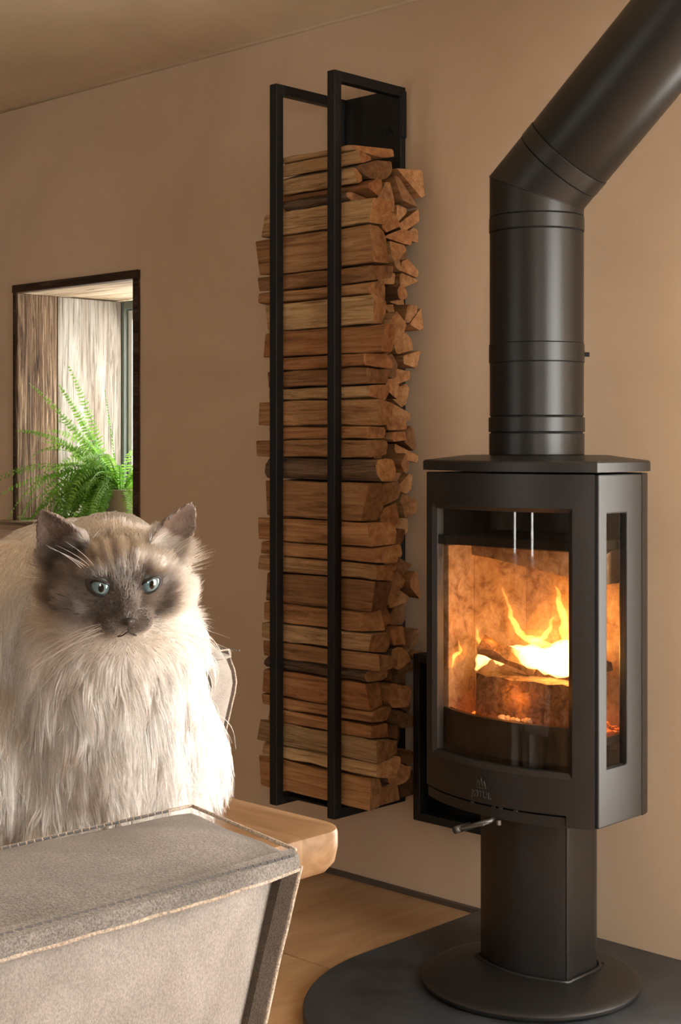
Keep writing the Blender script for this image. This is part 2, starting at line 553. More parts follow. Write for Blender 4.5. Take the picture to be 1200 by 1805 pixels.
wbox('sill_board', (WX0, WX1, .0, .436, WZ0, WZ0 + .03), M_OLD_GREY_X, .002)
# casement
fz0, fz1 = WZ0 + .03, WZ1 - BT + .004
V, F = [], []
def addb(b):
    global V, F
    n = len(V)
    V += [Vector(v) - Vector(win.location) for v in box_v(*b)]
    F += [tuple(i + n for i in f) for f in BOXF]
fw_ = .028
for b in ((WX0, WX0 + fw_, .44, .50, fz0, fz1), (WX1 - fw_, WX1, .44, .50, fz0, fz1),
          (WX0 + fw_, WX1 - fw_, .44, .50, fz1 - .03, fz1), (WX0 + fw_, WX1 - fw_, .44, .50, fz0, fz0 + .03)):
    addb(b)
bevel(mesh_obj('window_frame', V, F, M_FRAME, win), .004)
V, F = [], []
sa, sb = fw_ + .002, fw_ + .026
for b in ((WX0 + sa, WX0 + sb, .455, .505, fz0 + .032, fz1 - .032), (WX1 - sb, WX1 - sa, .455, .505, fz0 + .032, fz1 - .032),
          (WX0 + sb, WX1 - sb, .455, .505, fz1 - .07, fz1 - .032), (WX0 + sb, WX1 - sb, .455, .505, fz0 + .032, fz0 + .07)):
    addb(b)
bevel(mesh_obj('sash', V, F, M_WHITE_FRAME, win), .004)
wbox('pane', (WX0 + sb, WX1 - sb, .478, .482, fz0 + .07, fz1 - .07), M_GLASS, 0)

# terrace glazing and added fill window (behind and beside the camera, they light the room)
w2 = empty('window_2', (RX1, (TY0 + TY1) / 2, TZ0)); w2['kind'] = 'structure'
def rel(root, lst):
    o = Vector(root.location)
    return [(b[0] - o.x, b[1] - o.x, b[2] - o.y, b[3] - o.y, b[4] - o.z, b[5] - o.z) for b in lst]
fr = []
k = 3
for i in range(k + 1):
    y = TY0 + (TY1 - TY0) * i / k
    fr.append((RX1 + .08, RX1 + .14, max(TY0, y - .03), min(TY1, y + .03), TZ0, TZ1))
fr += [(RX1 + .08, RX1 + .14, TY0, TY1, TZ0, TZ0 + .06), (RX1 + .08, RX1 + .14, TY0, TY1, TZ1 - .06, TZ1)]
boxes('window_frame', rel(w2, fr), M_FRAME, w2)
for i in range(k):
    y0 = TY0 + (TY1 - TY0) * i / k + .03
    y1 = TY0 + (TY1 - TY0) * (i + 1) / k - .03
    boxes('pane', rel(w2, [(RX1 + .108, RX1 + .112, y0, y1, TZ0 + .06, TZ1 - .06)]), M_GLASS, w2)
w6 = empty('window_6', (RX1, (QY0 + QY1) / 2, QZ0)); w6['kind'] = 'structure'  # unseen window added as frontal fill for cat and chair
boxes('window_frame', rel(w6, [(RX1 + .08, RX1 + .14, QY0, QY0 + .05, QZ0, QZ1), (RX1 + .08, RX1 + .14, QY1 - .05, QY1, QZ0, QZ1),
                               (RX1 + .08, RX1 + .14, QY0 + .05, QY1 - .05, QZ0, QZ0 + .05), (RX1 + .08, RX1 + .14, QY0 + .05, QY1 - .05, QZ1 - .05, QZ1)]), M_FRAME, w6)
boxes('pane', rel(w6, [(RX1 + .108, RX1 + .112, QY0 + .05, QY1 - .05, QZ0 + .05, QZ1 - .05)]), M_GLASS, w6)
w5 = empty('window_5', ((GX0 + GX1) / 2, 0, GZ0)); w5['kind'] = 'structure'
gm = (GX0 + GX1) / 2
boxes('window_frame', rel(w5, [(GX0, GX0 + .05, .40, .46, GZ0, GZ1), (GX1 - .05, GX1, .40, .46, GZ0, GZ1), 
                               (GX0 + .05, GX1 - .05, .40, .46, GZ0, GZ0 + .05), (GX0 + .05, GX1 - .05, .40, .46, GZ1 - .05, GZ1)]), M_FRAME, w5)
for xa, xb in ((GX0 + .05, GX1 - .05),):
    boxes('pane', rel(w5, [(xa, xb, .428, .432, GZ0 + .05, GZ1 - .05)]), M_GLASS, w5)
for wi, (xa, xb) in enumerate(SL):
    w3 = empty('window_%d' % (3 + wi), ((xa + xb) / 2, RY0, SZ0)); w3['kind'] = 'structure'
    ya, yb = RY0 - .14, RY0 - .08
    boxes('window_frame', rel(w3, [(xa, xa + .04, ya, yb, SZ0, SZ1), (xb - .04, xb, ya, yb, SZ0, SZ1), (xa + .04, xb - .04, ya, yb, SZ0, SZ0 + .04), (xa + .04, xb - .04, ya, yb, SZ1 - .04, SZ1)]), M_WHITE_FRAME, w3)
    boxes('pane', rel(w3, [(xa + .04, xb - .04, RY0 - .112, RY0 - .108, SZ0 + .04, SZ1 - .04)]), M_GLASS, w3)

# ---------------------------------------------------------------- hearth
hc = (0.09, -0.45); hr = 0.447
out = [(hc[0] - hr, 0.0)] + [(hc[0] - hr * math.cos(PI * i / 48), hc[1] - hr * math.sin(PI * i / 48)) for i in range(49)] + [(hc[0] + hr, 0.0)]
h = prism('hearth_slab', out, 0.0, 0.02, M_SLATE, smooth=30, bw=0.003)
tag(h, 'black slate hearth slab with a rounded front under the stove', 'hearth')

# ---------------------------------------------------------------- stove
stove = empty('wood_stove', (0, -0.287, 0.02))
tag(stove, 'black cast iron wood stove with curved glass door on a pedestal', 'stove')
SO = Vector(stove.location)
def S(V):
    return [Vector(v) - SO for v in V]
RB, CYB = 0.441, -0.009
def arc(th, r=RB):
    return (r * math.sin(th), CYB - r * math.cos(th))
TH = R(29.6)
def arc_pts(t0, t1, r, n):
    return [arc(t0 + (t1 - t0) * i / n, r) for i in range(n + 1)]
def arc_block(t0, t1, z0, z1, r0, r1, n=14):
    """solid curved block between radii r0<r1"""
    o = arc_pts(t0, t1, r1, n); i_ = arc_pts(t0, t1, r0, n)[::-1]
    ol = o + i_
    m = len(ol)
    V = [(x, y, z0) for x, y in ol] + [(x, y, z1) for x, y in ol]
    F = []
    for k in range(n):
        a, b = k, k + 1
        c, d = m - 2 - k, m - 1 - k
        F.append((a, b, c, d)); F.append((m + d, m + c, m + b, m + a))
    F += [(k, (k + 1) % m, m + (k + 1) % m, m + k) for k in range(m)]
    return V, F

# door: curved sheet with a chamfered window opening and a notch for the lower lip
t_wl, t_wr = R(-25.6), R(23.9)          # outer edges of opening
ti_wl, ti_wr = R(-24.6), R(22.75)
zw0, zw1 = 0.4815, 1.0215
zi0, zi1 = 0.492, 1.0125
t_notch = R(22.3)
z_notch, z_bot, z_top = 0.409, 0.385, 1.090
ts = sorted(set([-TH + (2 * TH) * i / 40 for i in range(41)] + [t_wl, t_wr, t_notch]))
zs = [z_bot, z_notch, zw0, 0.62, 0.76, 0.9, zw1, z_top]
V, F = [], []
nt_, nz_ = len(ts), len(zs)
for t in ts:
    for z in zs:
        V.append((*arc(t), z))
inside = lambda t, z: (t_wl < t < t_wr and zw0 < z < zw1) or (t < t_notch and z < z_notch)
for i in range(nt_ - 1):
    for j in range(nz_ - 1):
        if not inside((ts[i] + ts[i + 1]) / 2, (zs[j] + zs[j + 1]) / 2):
            a = i * nz_ + j
            F.append((a, a + nz_, a + nz_ + 1, a + 1))
# chamfer loop into the opening
def loop(t0, t1, z0, z1, r, n=30):
    p = [(*arc(t0 + (t1 - t0) * i / n, r), z0) for i in range(n + 1)]
    p += [(*arc(t1 + (t0 - t1) * i / n, r), z1) for i in range(n + 1)]
    return p
la = loop(t_wl, t_wr, zw0, zw1, RB); lb = loop(ti_wl, ti_wr, zi0, zi1, RB - .009); lc = loop(ti_wl, ti_wr, zi0, zi1, RB - .024)
n0 = len(V); m = len(la)
V += la + lb + lc
for a in range(m):
    b = (a + 1) % m
    F.append((n0 + a, n0 + b, n0 + m + b, n0 + m + a))
    F.append((n0 + m + a, n0 + m + b, n0 + 2 * m + b, n0 + 2 * m + a))
# rim returning inward around the outer boundary
def rim(pts):
    global V, F
    n = len(V)
    V += pts + [(*(Vector((p[0], p[1] - CYB)) * ((RB - .03) / RB) + Vector((0, CYB))), p[2]) for p in pts]
    q = len(pts)
    F += [(n + i, n + i + 1, n + q + i + 1, n + q + i) for i in range(q - 1)]
rim([(*arc(t), z_top) for t in ts])
rim([(*arc(t), z_notch) for t in ts if t <= t_notch + 1e-6] + [(*arc(t_notch), z_bot)] + [(*arc(t), z_bot) for t in ts if t >= t_notch])
rim([(*arc(-TH), z_notch), (*arc(-TH), z_top)])
rim([(*arc(TH), z_bot), (*arc(TH), z_top)])
door = mesh_obj('door', S(V), F, M_CAST, stove)
smooth_by_angle(door, 25)
V, F = arc_block(ti_wl - .01, ti_wr + .01, zi0 - .004, zi1 + .004, RB - .022, RB - .018, 30)
gl = mesh_obj('glass_pane', S(V), F, M_STOVE_GLASS, door); smooth_by_angle(gl, 30)
gl['label'] = 'curved sooty glass pane'
# lower lip below the air slot, shade of the slot put in as a black plate
V, F = arc_block(-TH, t_notch - .006, z_bot - .002, z_notch - .005, RB - .03, RB - .004, 24)
lip = mesh_obj('air_slide_lip', S(V), F, M_CAST, stove); smooth_by_angle(lip, 30)
V, F = arc_block(-TH + .02, t_notch - .01, z_bot + .004, z_notch + .01, RB - .05, RB - .031, 24)
mesh_obj('slot_shadow_plate', S(V), F, M_GAP, stove)
for tt in (-6.5, 1.0, 3.4, 8.0):
    c = arc(R(tt), RB - .004)
    V, F = sweep([(c[0] - .004, c[1], z_notch - .0035), (c[0] + .004, c[1], z_notch - .0035)], .0022, 6)
    mesh_obj('catch_pin', S(V), F, M_STEEL, stove)

# body behind the door: flat sides with window, rounded back
XS = 0.222
YF, YB = -0.386, -0.225
def side_sheet(sx, parent):
    """side panel with its tall narrow window"""
    ys = [YF + .002, -0.3535, -0.2815, YB]
    zs = [z_bot, 0.4995, 1.011, z_top]
    V, F = [], []
    xo, xi = sx * XS, sx * (XS - .02)
    for lay in (xo, xi):
        for y in ys:
            for z in zs:
                V.append((lay, y, z))
    for lay in range(2):
        for i in range(3):
            for j in range(3):
                if i == 1 and j == 1: continue
                a = lay * 16 + i * 4 + j
                F.append((a, a + 4, a + 5, a + 1))
    ringo = [0, 4, 8, 12, 13, 14, 15, 11, 7, 3, 2, 1]
    for a, b in zip(ringo, ringo[1:] + ringo[:1]):
        F.append((a, b, b + 16, a + 16))
    ri = [5, 9, 10, 6]
    for a, b in zip(ri, ri[1:] + ri[:1]):
        F.append((a, b, b + 16, a + 16))
    o = mesh_obj('side_panel', S(V), F, M_CAST, parent)
    bevel(o, .003, 2, 60)
    g = boxes('side_glass', [tuple(v) for v in [(min(sx * (XS - .014), sx * (XS - .010)), max(sx * (XS - .014), sx * (XS - .010)), -.356, -.279, .497, 1.014)]], M_STOVE_GLASS, o)
    g.data.transform(Matrix.Translation(-SO))
    return o
side_sheet(1, stove)
side_sheet(-1, stove)
# rounded back shell
bp = [(XS, YB)]
for i in range(25):
    a = PI * i / 24
    bp.append((XS * math.cos(a), YB + 0.125 * math.sin(a)))
bp = bp[1:]
inn = [(x * .93, y - .004 if abs(x) > .2 else y - .012) for x, y in bp]
ol = bp + inn[::-1]
mm, nb = len(ol), len(bp)
V = [(x, y, z_bot) for x, y in ol] + [(x, y, z_top) for x, y in ol]
F = []
for k in range(nb - 1):
    a, b, c, d = k, k + 1, mm - 2 - k, mm - 1 - k
    F += [(a, b, c, d), (mm + d, mm + c, mm + b, mm + a)]
F += [(k, (k + 1) % mm, mm + (k + 1) % mm, mm + k) for k in range(mm)]
o = mesh_obj('back_shell', S(V), F, M_CAST, stove); smooth_by_angle(o, 30)
# floor and roof of the body
plan = arc_pts(-TH + .02, TH - .02, RB - .03, 20) + [(XS - .02, YF), (XS - .02, YB)] + [(x * .93, y - .01) for x, y in bp[1:-1]] + [(-XS + .02, YB), (-XS + .02, YF)]
o = prism('body_floor', [(x, y - SO.y) for x, y in plan], z_bot + .006 - SO.z, z_bot + .022 - SO.z, M_CAST, stove)
o = prism('body_roof', [(x, y - SO.y) for x, y in plan], z_top - .02 - SO.z, z_top - .001 - SO.z, M_CAST, stove)
# top plate
plan = arc_pts(-R(30.4), R(30.4), RB + .006, 28) + [(XS + .006, YB)] + [((XS + .006) * math.cos(PI * i / 24), YB + .132 * math.sin(PI * i / 24)) for i in range(1, 24)] + [(-XS - .006, YB)]
V, F = [], []
m = len(plan)
cx0, cy0 = 0, -.28
lay = [(1, 1.0945), (1, 1.113), (.985, 1.1165), (.62, 1.1275), (.5, 1.1275)]
for s_, z in lay:
    V += [(cx0 + (x - cx0) * s_, cy0 + (y - cy0) * s_, z) for x, y in plan]
for l in range(4):
    F += [(l * m + i, l * m + (i + 1) % m, (l + 1) * m + (i + 1) % m, (l + 1) * m + i) for i in range(m)]
F += [tuple(range(m - 1, -1, -1)), tuple(range(4 * m, 5 * m))]
o = mesh_obj('top_plate', S(V), F, M_CAST, stove); smooth_by_angle(o, 22)
# firebox
liner = empty('firebox', (0, 0, 0)); liner.parent = stove
for ch in []: pass
def fb(name, lst, mat, bw=.002):
    o = boxes(name, [(b[0], b[1], b[2] - SO.y, b[3] - SO.y, b[4] - SO.z, b[5] - SO.z) for b in lst], mat, liner, bw)
    return o
fb('back_liner', [(-.100, .176, -.19, -.165, .50, .93)], M_LINER)
fb('reflection_liner', [(-.196, -.178, -.365, -.275, .50, .93)], M_LINER)  # added panel in place of side glass that mirrors the fire
V = [(-.178, -.275, .50), (-.100, -.19, .50), (-.100, -.165, .50), (-.196, -.275, .50)]
mesh_obj('corner_liner', S(V + [(x, y, .93) for x, y, z in V]), BOXF, M_LINER, liner)
fb('grate', [(-.19, .19, -.37, -.165, .535, .552)], M_CAST)
fb('smoke_shelf', [(-.196, .196, -.40, -.165, .935, .955)], M_GAP)
fb('light_block_plate', [(-.200, -.197, -.40, -.17, .93, 1.068)], M_GAP)  # added black plate, blocks the lit wall behind the left side glass
# baffle: sloping vermiculite brick, its front edge dropping towards the side
bz = [(-.176, .905), (-.10, .900), (0, .886), (.10, .870), (.176, .862)]
V, F = [], []
for x, z in bz:
    yy = -.285 - .02 * (1 - (x / .18) ** 2)
    V += [(x, yy, .925), (x, yy, z), (x, yy + .05, .94), (x, yy + .05, z)]
for i in range(4):
    a, b = i * 4, i * 4 + 4
    F += [(a, a + 1, b + 1, b), (a + 2, b + 2, b + 3, a + 3), (a, b, b + 2, a + 2), (a + 1, a + 3, b + 3, b + 1)]
F += [(0, 2, 3, 1), (16, 17, 19, 18)]
mesh_obj('baffle', S(V), F, M_LINER, liner)
V, F = arc_block(R(-29.5), R(27), .50, .577, RB - .050, RB - .036, 24)
o = mesh_obj('log_retainer', S(V), F, M_CAST, liner); smooth_by_angle(o, 30)
# ash bed with embers
V, F = [], []
for j in range(15):
    for i in range(31):
        x = -.175 + .35 * i / 30; y = -.375 + .19 * j / 14
        V.append((x, y, .556 + .012 * noise.noise(Vector((x * 40, y * 40, 2))) + .006 * noise.noise(Vector((x * 120, y * 120, 5)))))
for j in range(14):
    for i in range(30):
        a = j * 31 + i
        F.append((a, a + 1, a + 32, a + 31))
o = mesh_obj('ember_bed', S(V), F, M_EMBER, liner, smooth=True)

# handle, emblem and lettering
hy = -0.452
V, F = join(sweep([(.004, hy + .02, .381), (.004, hy, .377), (-.012, hy - .014, .371), (-.050, hy - .030, .356)], [.0045, .005, .0055, .005], 10))
o = mesh_obj('door_handle', S(V), F, M_STEEL, stove, smooth=True)
o.location = (0, 0, 0)
V = [(-.052, hy - .040, .3590), (.002, hy - .020, .3745), (.006, hy + .006, .3775), (-.052, hy + .004, .3590)]
V2 = [(x, y, z - .005) for x, y, z in V]
gpl = mesh_obj('handle_plate', S(V + V2), BOXF, M_STEEL, o); bevel(gpl, .0015)
V, F = sweep([(-.0545, hy - .042, .3555), (-.0545, hy + .005, .3555)], .0078, 14)
mesh_obj('handle_roll', S(V), F, M_STEEL, o, smooth=True)
V, F = sweep([(.016, hy + .012, .379), (.016, hy + .012, .369)], .0055, 10)
mesh_obj('handle_pivot', S(V), F, M_STEEL, stove)

FONT = None
def text(name, body, size, loc, rot, mat, parent, extrude=.001):
    cu = bpy.data.curves.new(name, 'FONT')
    cu.body = body; cu.size = size; cu.extrude = extrude
    cu.align_x = 'CENTER'; cu.align_y = 'CENTER'
    cu.materials.append(mat)
    t_ = link(bpy.data.objects.new('text_source', cu))
    me = bpy.data.meshes.new_from_object(t_.evaluated_get(bpy.context.evaluated_depsgraph_get()))
    bpy.data.objects.remove(t_, do_unlink=True)
    me.materials.clear(); me.materials.append(mat)
    o = bpy.data.objects.new(name, me)
    o.location, o.rotation_euler = loc, rot
    return link(o, parent)
tm = R(-2.8)
p = arc(tm, RB + .0004)
o = text('lettering', 'J\u00d8TUL', .0185, Vector((p[0], p[1], .4265)) - SO, (R(90), 0, tm), M_LETTER, stove, .0012)
o['label'] = 'raised maker lettering in worn iron'
# emblem: three little flames over a curved line
em = []
def stroke(pts, r):
    q = []
    for dx, dz in pts:
        c = arc(tm + dx / RB, RB + .0008)
        q.append((c[0], c[1], .4455 + dz))
    return sweep(q, r, 6)
for dx, hgt in ((-.008, .010), (0, .016), (.008, .010)):
    em.append(stroke([(dx - .003, -.002), (dx - .002, hgt * .5), (dx, hgt), (dx + .002, hgt * .5), (dx + .003, -.002)], .0011))
em.append(stroke([(-.014, -.0035), (-.007, -.005), (0, -.0055), (.007, -.005), (.014, -.0035)], .0010))
V, F = join(*em)
mesh_obj('emblem', S(V), F, M_LETTER, stove, smooth=True)

# pedestal
RP = .21
def parc(t, r=RP): return (r * math.sin(t), -.159 - r * math.cos(t))
tp = math.asin(.112 / RP)
front = [parc(-tp + 2 * tp * i / 20) for i in range(21)]
back = [(.112 * math.cos(PI * i / 16), -.24 + .07 * math.sin(PI * i / 16)) for i in range(17)]
pl = [(x, y - SO.y) for x, y in front + back]
o = prism('pedestal_column', pl, .042 - SO.z, .388 - SO.z, M_CAST, stove, smooth=28)
V, F = [], []
c1, c2 = parc(tp), (.1125, -.325)
V = box_v(.1105, .1145, -.338, -.327, .042, .380)
o = mesh_obj('corner_strip', S(V), BOXF, M_CAST, stove); bevel(o, .001)
prof = [(.218, .020), (.226, .0225), (.229, .027), (.229, .032), (.224, .036), (.208, .0395), (.12, .044)]
V, F = lathe(prof, (.02, -.335), 72)
o = mesh_obj('pedestal_base', S(V), F, M_CAST, stove); smooth_by_angle(o, 40)
V, F = sweep([(x * 1.06, -.26 + (y + .26) * 1.06, .0445) for x, y in front + back + front[:1]], .004, 8, False)
o = mesh_obj('weld_fillet', S(V), F, M_CAST, stove, smooth=True)
V, F = lathe([(.006, .041), (.006, .0425)], (.10, -.19), 16)
mesh_obj('base_plug', S(V), F, M_GAP, stove)

# ---------------------------------------------------------------- the fire
def burning_log(name, outline, x0, x1, rot, loc, label):
    n = len(outline)
    V, F = [], []
    K = 8
    for k in range(K + 1):
        x = x0 + (x1 - x0) * k / K
        for i, (y, z) in enumerate(outline):
            j = noise.noise(Vector((x * 30, y * 40, z * 40))) * .006
            V.append((x + (noise.noise(Vector((y * 60, z * 60, k))) * .008 if k in (0, K) else 0), y + j, z + j))
    for k in range(K):
        F += [(k * n + i, k * n + (i + 1) % n, (k + 1) * n + (i + 1) % n, (k + 1) * n + i) for i in range(n)]
    F += [tuple(range(n)), tuple(range(K * n, K * n + n))]
    o = mesh_obj(name, V, F, M_CHAR)
    o.location = loc; o.rotation_euler = rot
    tag(o, label, 'log')
    return o
burning_log('burning_log', [(-.05, 0), (-.053, .045), (-.046, .088), (0, .092), (.04, .085), (.05, .03), (.04, 0)], -.115, .15, (0, 0, R(-4)), (.0, -.305, .566),
            'thick glowing block of wood in the firebox under the brightest flames')
burning_log('burning_log', [(-.02, 0), (-.024, .016), (-.008, .034), (.016, .030), (.024, .008)], -.07, .06, (R(8), R(17), R(24)), (-.052, -.312, .682),
            'charred thin split log leaning on top of the burning block')
burning_log('burning_log', [(-.022, 0), (-.024, .022), (0, .036), (.02, .026), (.022, .004)], -.08, .08, (0, R(-4), R(-14)), (.085, -.252, .668),
            'flaming split log at the back right of the fire')
for i in range(6):
    x, y = -.03 + .013 * i + random.uniform(-.004, .004), -.362 + random.uniform(-.004, .006)
    s = random.uniform(.006, .011)
    V, F = [], []
    bm = bmesh.new(); bmesh.ops.create_icosphere(bm, subdivisions=2, radius=s)
    for v in bm.verts:
        v.co *= 1 + .35 * noise.noise(v.co * 160 + Vector((i * 7, 0, 0))); v.co.z *= .8
    me = bpy.data.meshes.new('ember_lump'); bm.to_mesh(me); bm.free(); me.materials.append(M_ASH)
    o = link(bpy.data.objects.new('ash_lump', me), liner); o.location = Vector((x, y, .572)) - SO

fire = empty('wood_fire', (0, -.30, .57))
tag(fire, 'orange and white flames burning over the logs in the stove', 'fire')
FO = Vector(fire.location)
def flame(path, rad, mat, flat=.55):
    # refine
    P = [Vector(p) for p in path]; Q, RR = [], []
    for i in range(len(P) - 1):
        p0, p1, p2, p3 = P[max(i - 1, 0)], P[i], P[i + 1], P[min(i + 2, len(P) - 1)]
        for k in range(5):
            t = k / 5
            Q.append(.5 * ((2 * p1) + (p2 - p0) * t + (2 * p0 - 5 * p1 + 4 * p2 - p3) * t * t + (3 * p1 - p0 - 3 * p2 + p3) * t ** 3))
            RR.append(rad[i] * (1 - t) + rad[i + 1] * t)
    Q.append(P[-1]); RR.append(rad[-1])
    RR = [r * (1 + .35 * noise.noise(Vector((i * .5, rad[0] * 900, 1)))) for i, r in enumerate(RR)]
    if mat is M_FLAME:  # wider dim sheath adds the glow haze around each tongue
        V, F = sweep(Q, [r * 2.3 + .003 for r in RR], 10, True, .7)
        mesh_obj('flame', [v - FO for v in V], F, M_FLAME_DIM, fire, smooth=True)
    Q = [q + Vector((noise.noise(q * 70) * .006, 0, noise.noise(q * 70 + Vector((9, 9, 9))) * .004)) for q in Q]
    V, F = sweep(Q, RR, 10, True, flat)
    return mesh_obj('flame', [v - FO for v in V], F, mat, fire, smooth=True)
y0 = -.31
flame([(-.08, y0, .675), (-.04, y0, .705), (.02, y0 - .01, .70), (.08, y0 - .01, .695), (.15, y0, .69)], [.006, .018, .024, .030, .02], M_FLAME_HOT, 1)
flame([(.03, y0, .70), (.08, y0, .72), (.13, y0, .715), (.16, y0, .70)], [.008, .022, .024, .008], M_FLAME_HOT, 1)
flame([(-.145, y0, .655), (-.125, y0, .685), (-.10, y0, .70), (-.085, y0, .675)], [.004, .016, .013, .003], M_FLAME_HOT, 1)
flame([(-.13, y0, .70), (-.14, y0, .73), (-.145, y0, .755)], [.009, .006, .001], M_FLAME)
flame([(.05, y0 + .01, .725), (.00, y0, .735), (-.035, y0, .755), (-.055, y0, .80), (-.075, y0, .845)], [.013, .014, .010, .006, .002], M_FLAME)
flame([(.00, y0, .730), (.035, y0, .745), (.055, y0, .775), (.06, y0, .79)], [.010, .010, .006, .001], M_FLAME)
flame([(.10, y0, .70), (.09, y0, .75), (.085, y0, .79), (.075, y0, .83), (.065, y0, .855)], [.018, .016, .012, .008, .001], M_FLAME)
flame([(.13, y0, .71), (.125, y0, .77), (.13, y0, .82), (.12, y0, .86)], [.02, .018, .012, .002], M_FLAME)
flame([(-.166, -.375, .665), (-.160, -.365, .690), (-.150, -.355, .70), (-.158, -.36, .725)], [.003, .010, .008, .001], M_FLAME)  # extra tongue standing in for the fire's reflection in the left glass
flame([(-.06, y0 + .02, .70), (-.07, y0 + .02, .74), (-.06, y0 + .02, .77)], [.016, .010, .001], M_FLAME_DIM)
flame([(-.02, y0 + .03, .70), (-.0, y0 + .03, .77), (.02, y0 + .03, .83)], [.05, .035, .004], M_FLAME_DIM, .5)
flame([(.08, y0 + .03, .70), (.09, y0 + .03, .78), (.07, y0 + .03, .86)], [.05, .04, .004], M_FLAME_DIM, .5)
for (x, y, z, w, rad) in ((.06, -.33, .75, 0.62, .03), (-.08, -.335, .73, .20, .02), (.0, -.385, .62, .12, .015)):
    l = bpy.data.lights.new('fire_glow', 'POINT')
    l.energy = w; l.color = (1.0, .31, .048); l.shadow_soft_size = rad
    o = bpy.data.objects.new('fire_glow', l); o.location = (x, y, z); link(o)

# ---------------------------------------------------------------- flue pipe
flue = empty('flue_pipe', (0, -.287, 1.117))
tag(flue, 'matt black flue pipe rising from the stove and bending towards the ceiling', 'flue pipe')
PO = Vector(flue.location)
NP = 64
ax = Vector((0, -.287, 0))
MIT = 1.688
az = R(9)
hd = Vector((math.cos(az), math.sin(az), 0))
dd = (hd + Vector((0, 0, 1))).normalized()
t22 = math.tan(R(22.5))
def ring_v(r, z):       # horizontal ring
    return [Vector((r * math.cos(2 * PI * k / NP), -.287 + r * math.sin(2 * PI * k / NP), z)) for k in range(NP)]
side_ = hd.cross(Vector((0, 0, 1)))
def ring_m(r):          # mitre ring: points of vertical cylinder on the mitre plane
    o_ = []
    for k in range(NP):
        a = 2 * PI * k / NP
        q = Vector((math.cos(a), math.sin(a), 0)) * r
        o_.append(Vector((q.x, -.287 + q.y, MIT - q.dot(hd) * t22)))
    return o_
upd = dd.cross(side_).normalized()
def ring_d(r, s):       # ring on the diagonal; keep angular correspondence
    o_ = []
    c = Vector((0, -.287, MIT)) + dd * s
    hperp = (hd - dd * hd.dot(dd)).normalized()
    for k in range(NP):
        a = 2 * PI * k / NP
        q = Vector((math.cos(a), math.sin(a), 0)) * r
        o_.append(c + hperp * q.dot(hd) + side_ * q.dot(side_))
    return o_
def pipe(name, rings, mat=M_PIPE):
    V, F = [], []
    for rg in rings: V += [v - PO for v in rg]
    for i in range(len(rings) - 1):
        F += [(i * NP + k, i * NP + (k + 1) % NP, (i + 1) * NP + (k + 1) % NP, (i + 1) * NP + k) for k in range(NP)]
    F += [tuple(range(NP)), tuple(range((len(rings) - 1) * NP, len(rings) * NP))]
    o = mesh_obj(name, V, F, mat, flue); smooth_by_angle(o, 30)
    return o
r0, r1 = .1, .1022
def band(name, za, zb, r):
    return pipe(name, [ring_v(r - .001, za), ring_v(r, za + .0012), ring_v(r, zb - .0012), ring_v(r - .001, zb)])
pipe('inner_core', [ring_v(.0975, 1.1285), ring_v(.0975, MIT - .045)], M_GAP)
band('collar', 1.1280, 1.1735, .1010)
band('collar', 1.1765, 1.2075, .1022)
band('pipe_section', 1.2105, 1.3235, .0997)
band('collar', 1.3235, 1.3635, .1014)
band('pipe_section', 1.3635, 1.600, .0997)
band('collar', 1.6018, 1.632, .1010)
pipe('elbow_half', [ring_v(r0 - .001, 1.6335), ring_v(r0, 1.6345), ring_m(r0), ])
pipe('elbow_half', [ring_m(r0 + .0004), ring_d(r0, .0725), ring_d(r0 - .001, .0735)])
V, F = sweep([p_ - PO for p_ in ring_m(r0 + .0003)] + [ring_m(r0 + .0003)[0] - PO], .0012, 6, False)
mesh_obj('mitre_seam', V, F, M_PIPE, flue, smooth=True)
pipe('inner_core', [ring_d(.0975, .045), ring_d(.0975, .12)], M_GAP)
pipe('collar', [ring_d(r0, .075), ring_d(r0 + .001, .0762), ring_d(r0 + .001, .108), ring_d(r0, .1092)])
pipe('pipe_section', [ring_d(r0 - .0008, .1115), ring_d(r0 - .0003, .1125), ring_d(r0 - .0003, .78)])
V, F = sweep([(.1 * .72, -.287 + .1 * .70, 1.342), (.112 * .72, -.287 + .112 * .70, 1.342)], .005, 10)
mesh_obj('clamp_screw', [Vector(v) - PO for v in V], F, M_GAP, flue)

# ---------------------------------------------------------------- tall log rack
rack = empty('log_rack', (-.7345, 0, .235))
tag(rack, 'tall narrow black steel log rack fixed to the wall', 'log rack')
KO = Vector(rack.location)
KX0, KX1, KY, KZ0, KZ1, KT = -.849, -.620, -.265, .235, 2.063, .025
def kb(name, lst, bw=.0015):
    return boxes(name, [(b[0] - KO.x, b[1] - KO.x, b[2] - KO.y, b[3] - KO.y, b[4] - KO.z, b[5] - KO.z) for b in lst], M_RACK, rack, bw)
for xa in (KX0, KX1 - KT):
    kb('front_post', [(xa, xa + KT, KY, KY + KT, KZ0, KZ1)])
    kb('top_arm', [(xa, xa + KT, KY + KT, -.002, KZ1 - KT, KZ1)])
    kb('bottom_arm', [(xa, xa + KT, KY + KT, -.002, KZ0, KZ0 + KT)])
    kb('rear_post', [(xa, xa + KT, -.022, -.002, KZ0 + KT, KZ1 - KT)])
kb('back_plate', [(KX0 + KT, KX1 - KT, -.012, -.004, KZ0 + .01, KZ1 - .001)])
kb('base_tray', [(KX0 + KT, KX1 - KT, KY + KT, -.004, KZ0 + .018, KZ0 + .022)])
kb('wall_bracket', [(KX1 - .002, KX1 + .004, -.02, -.002, KZ1 - .13, KZ1 - .01)])
text('lettering', 'UAIS', .030, (-.665 - KO.x, -.0125 - KO.y, 1.955 - KO.z), (R(90), 0, 0), M_GAP, rack, .0006)

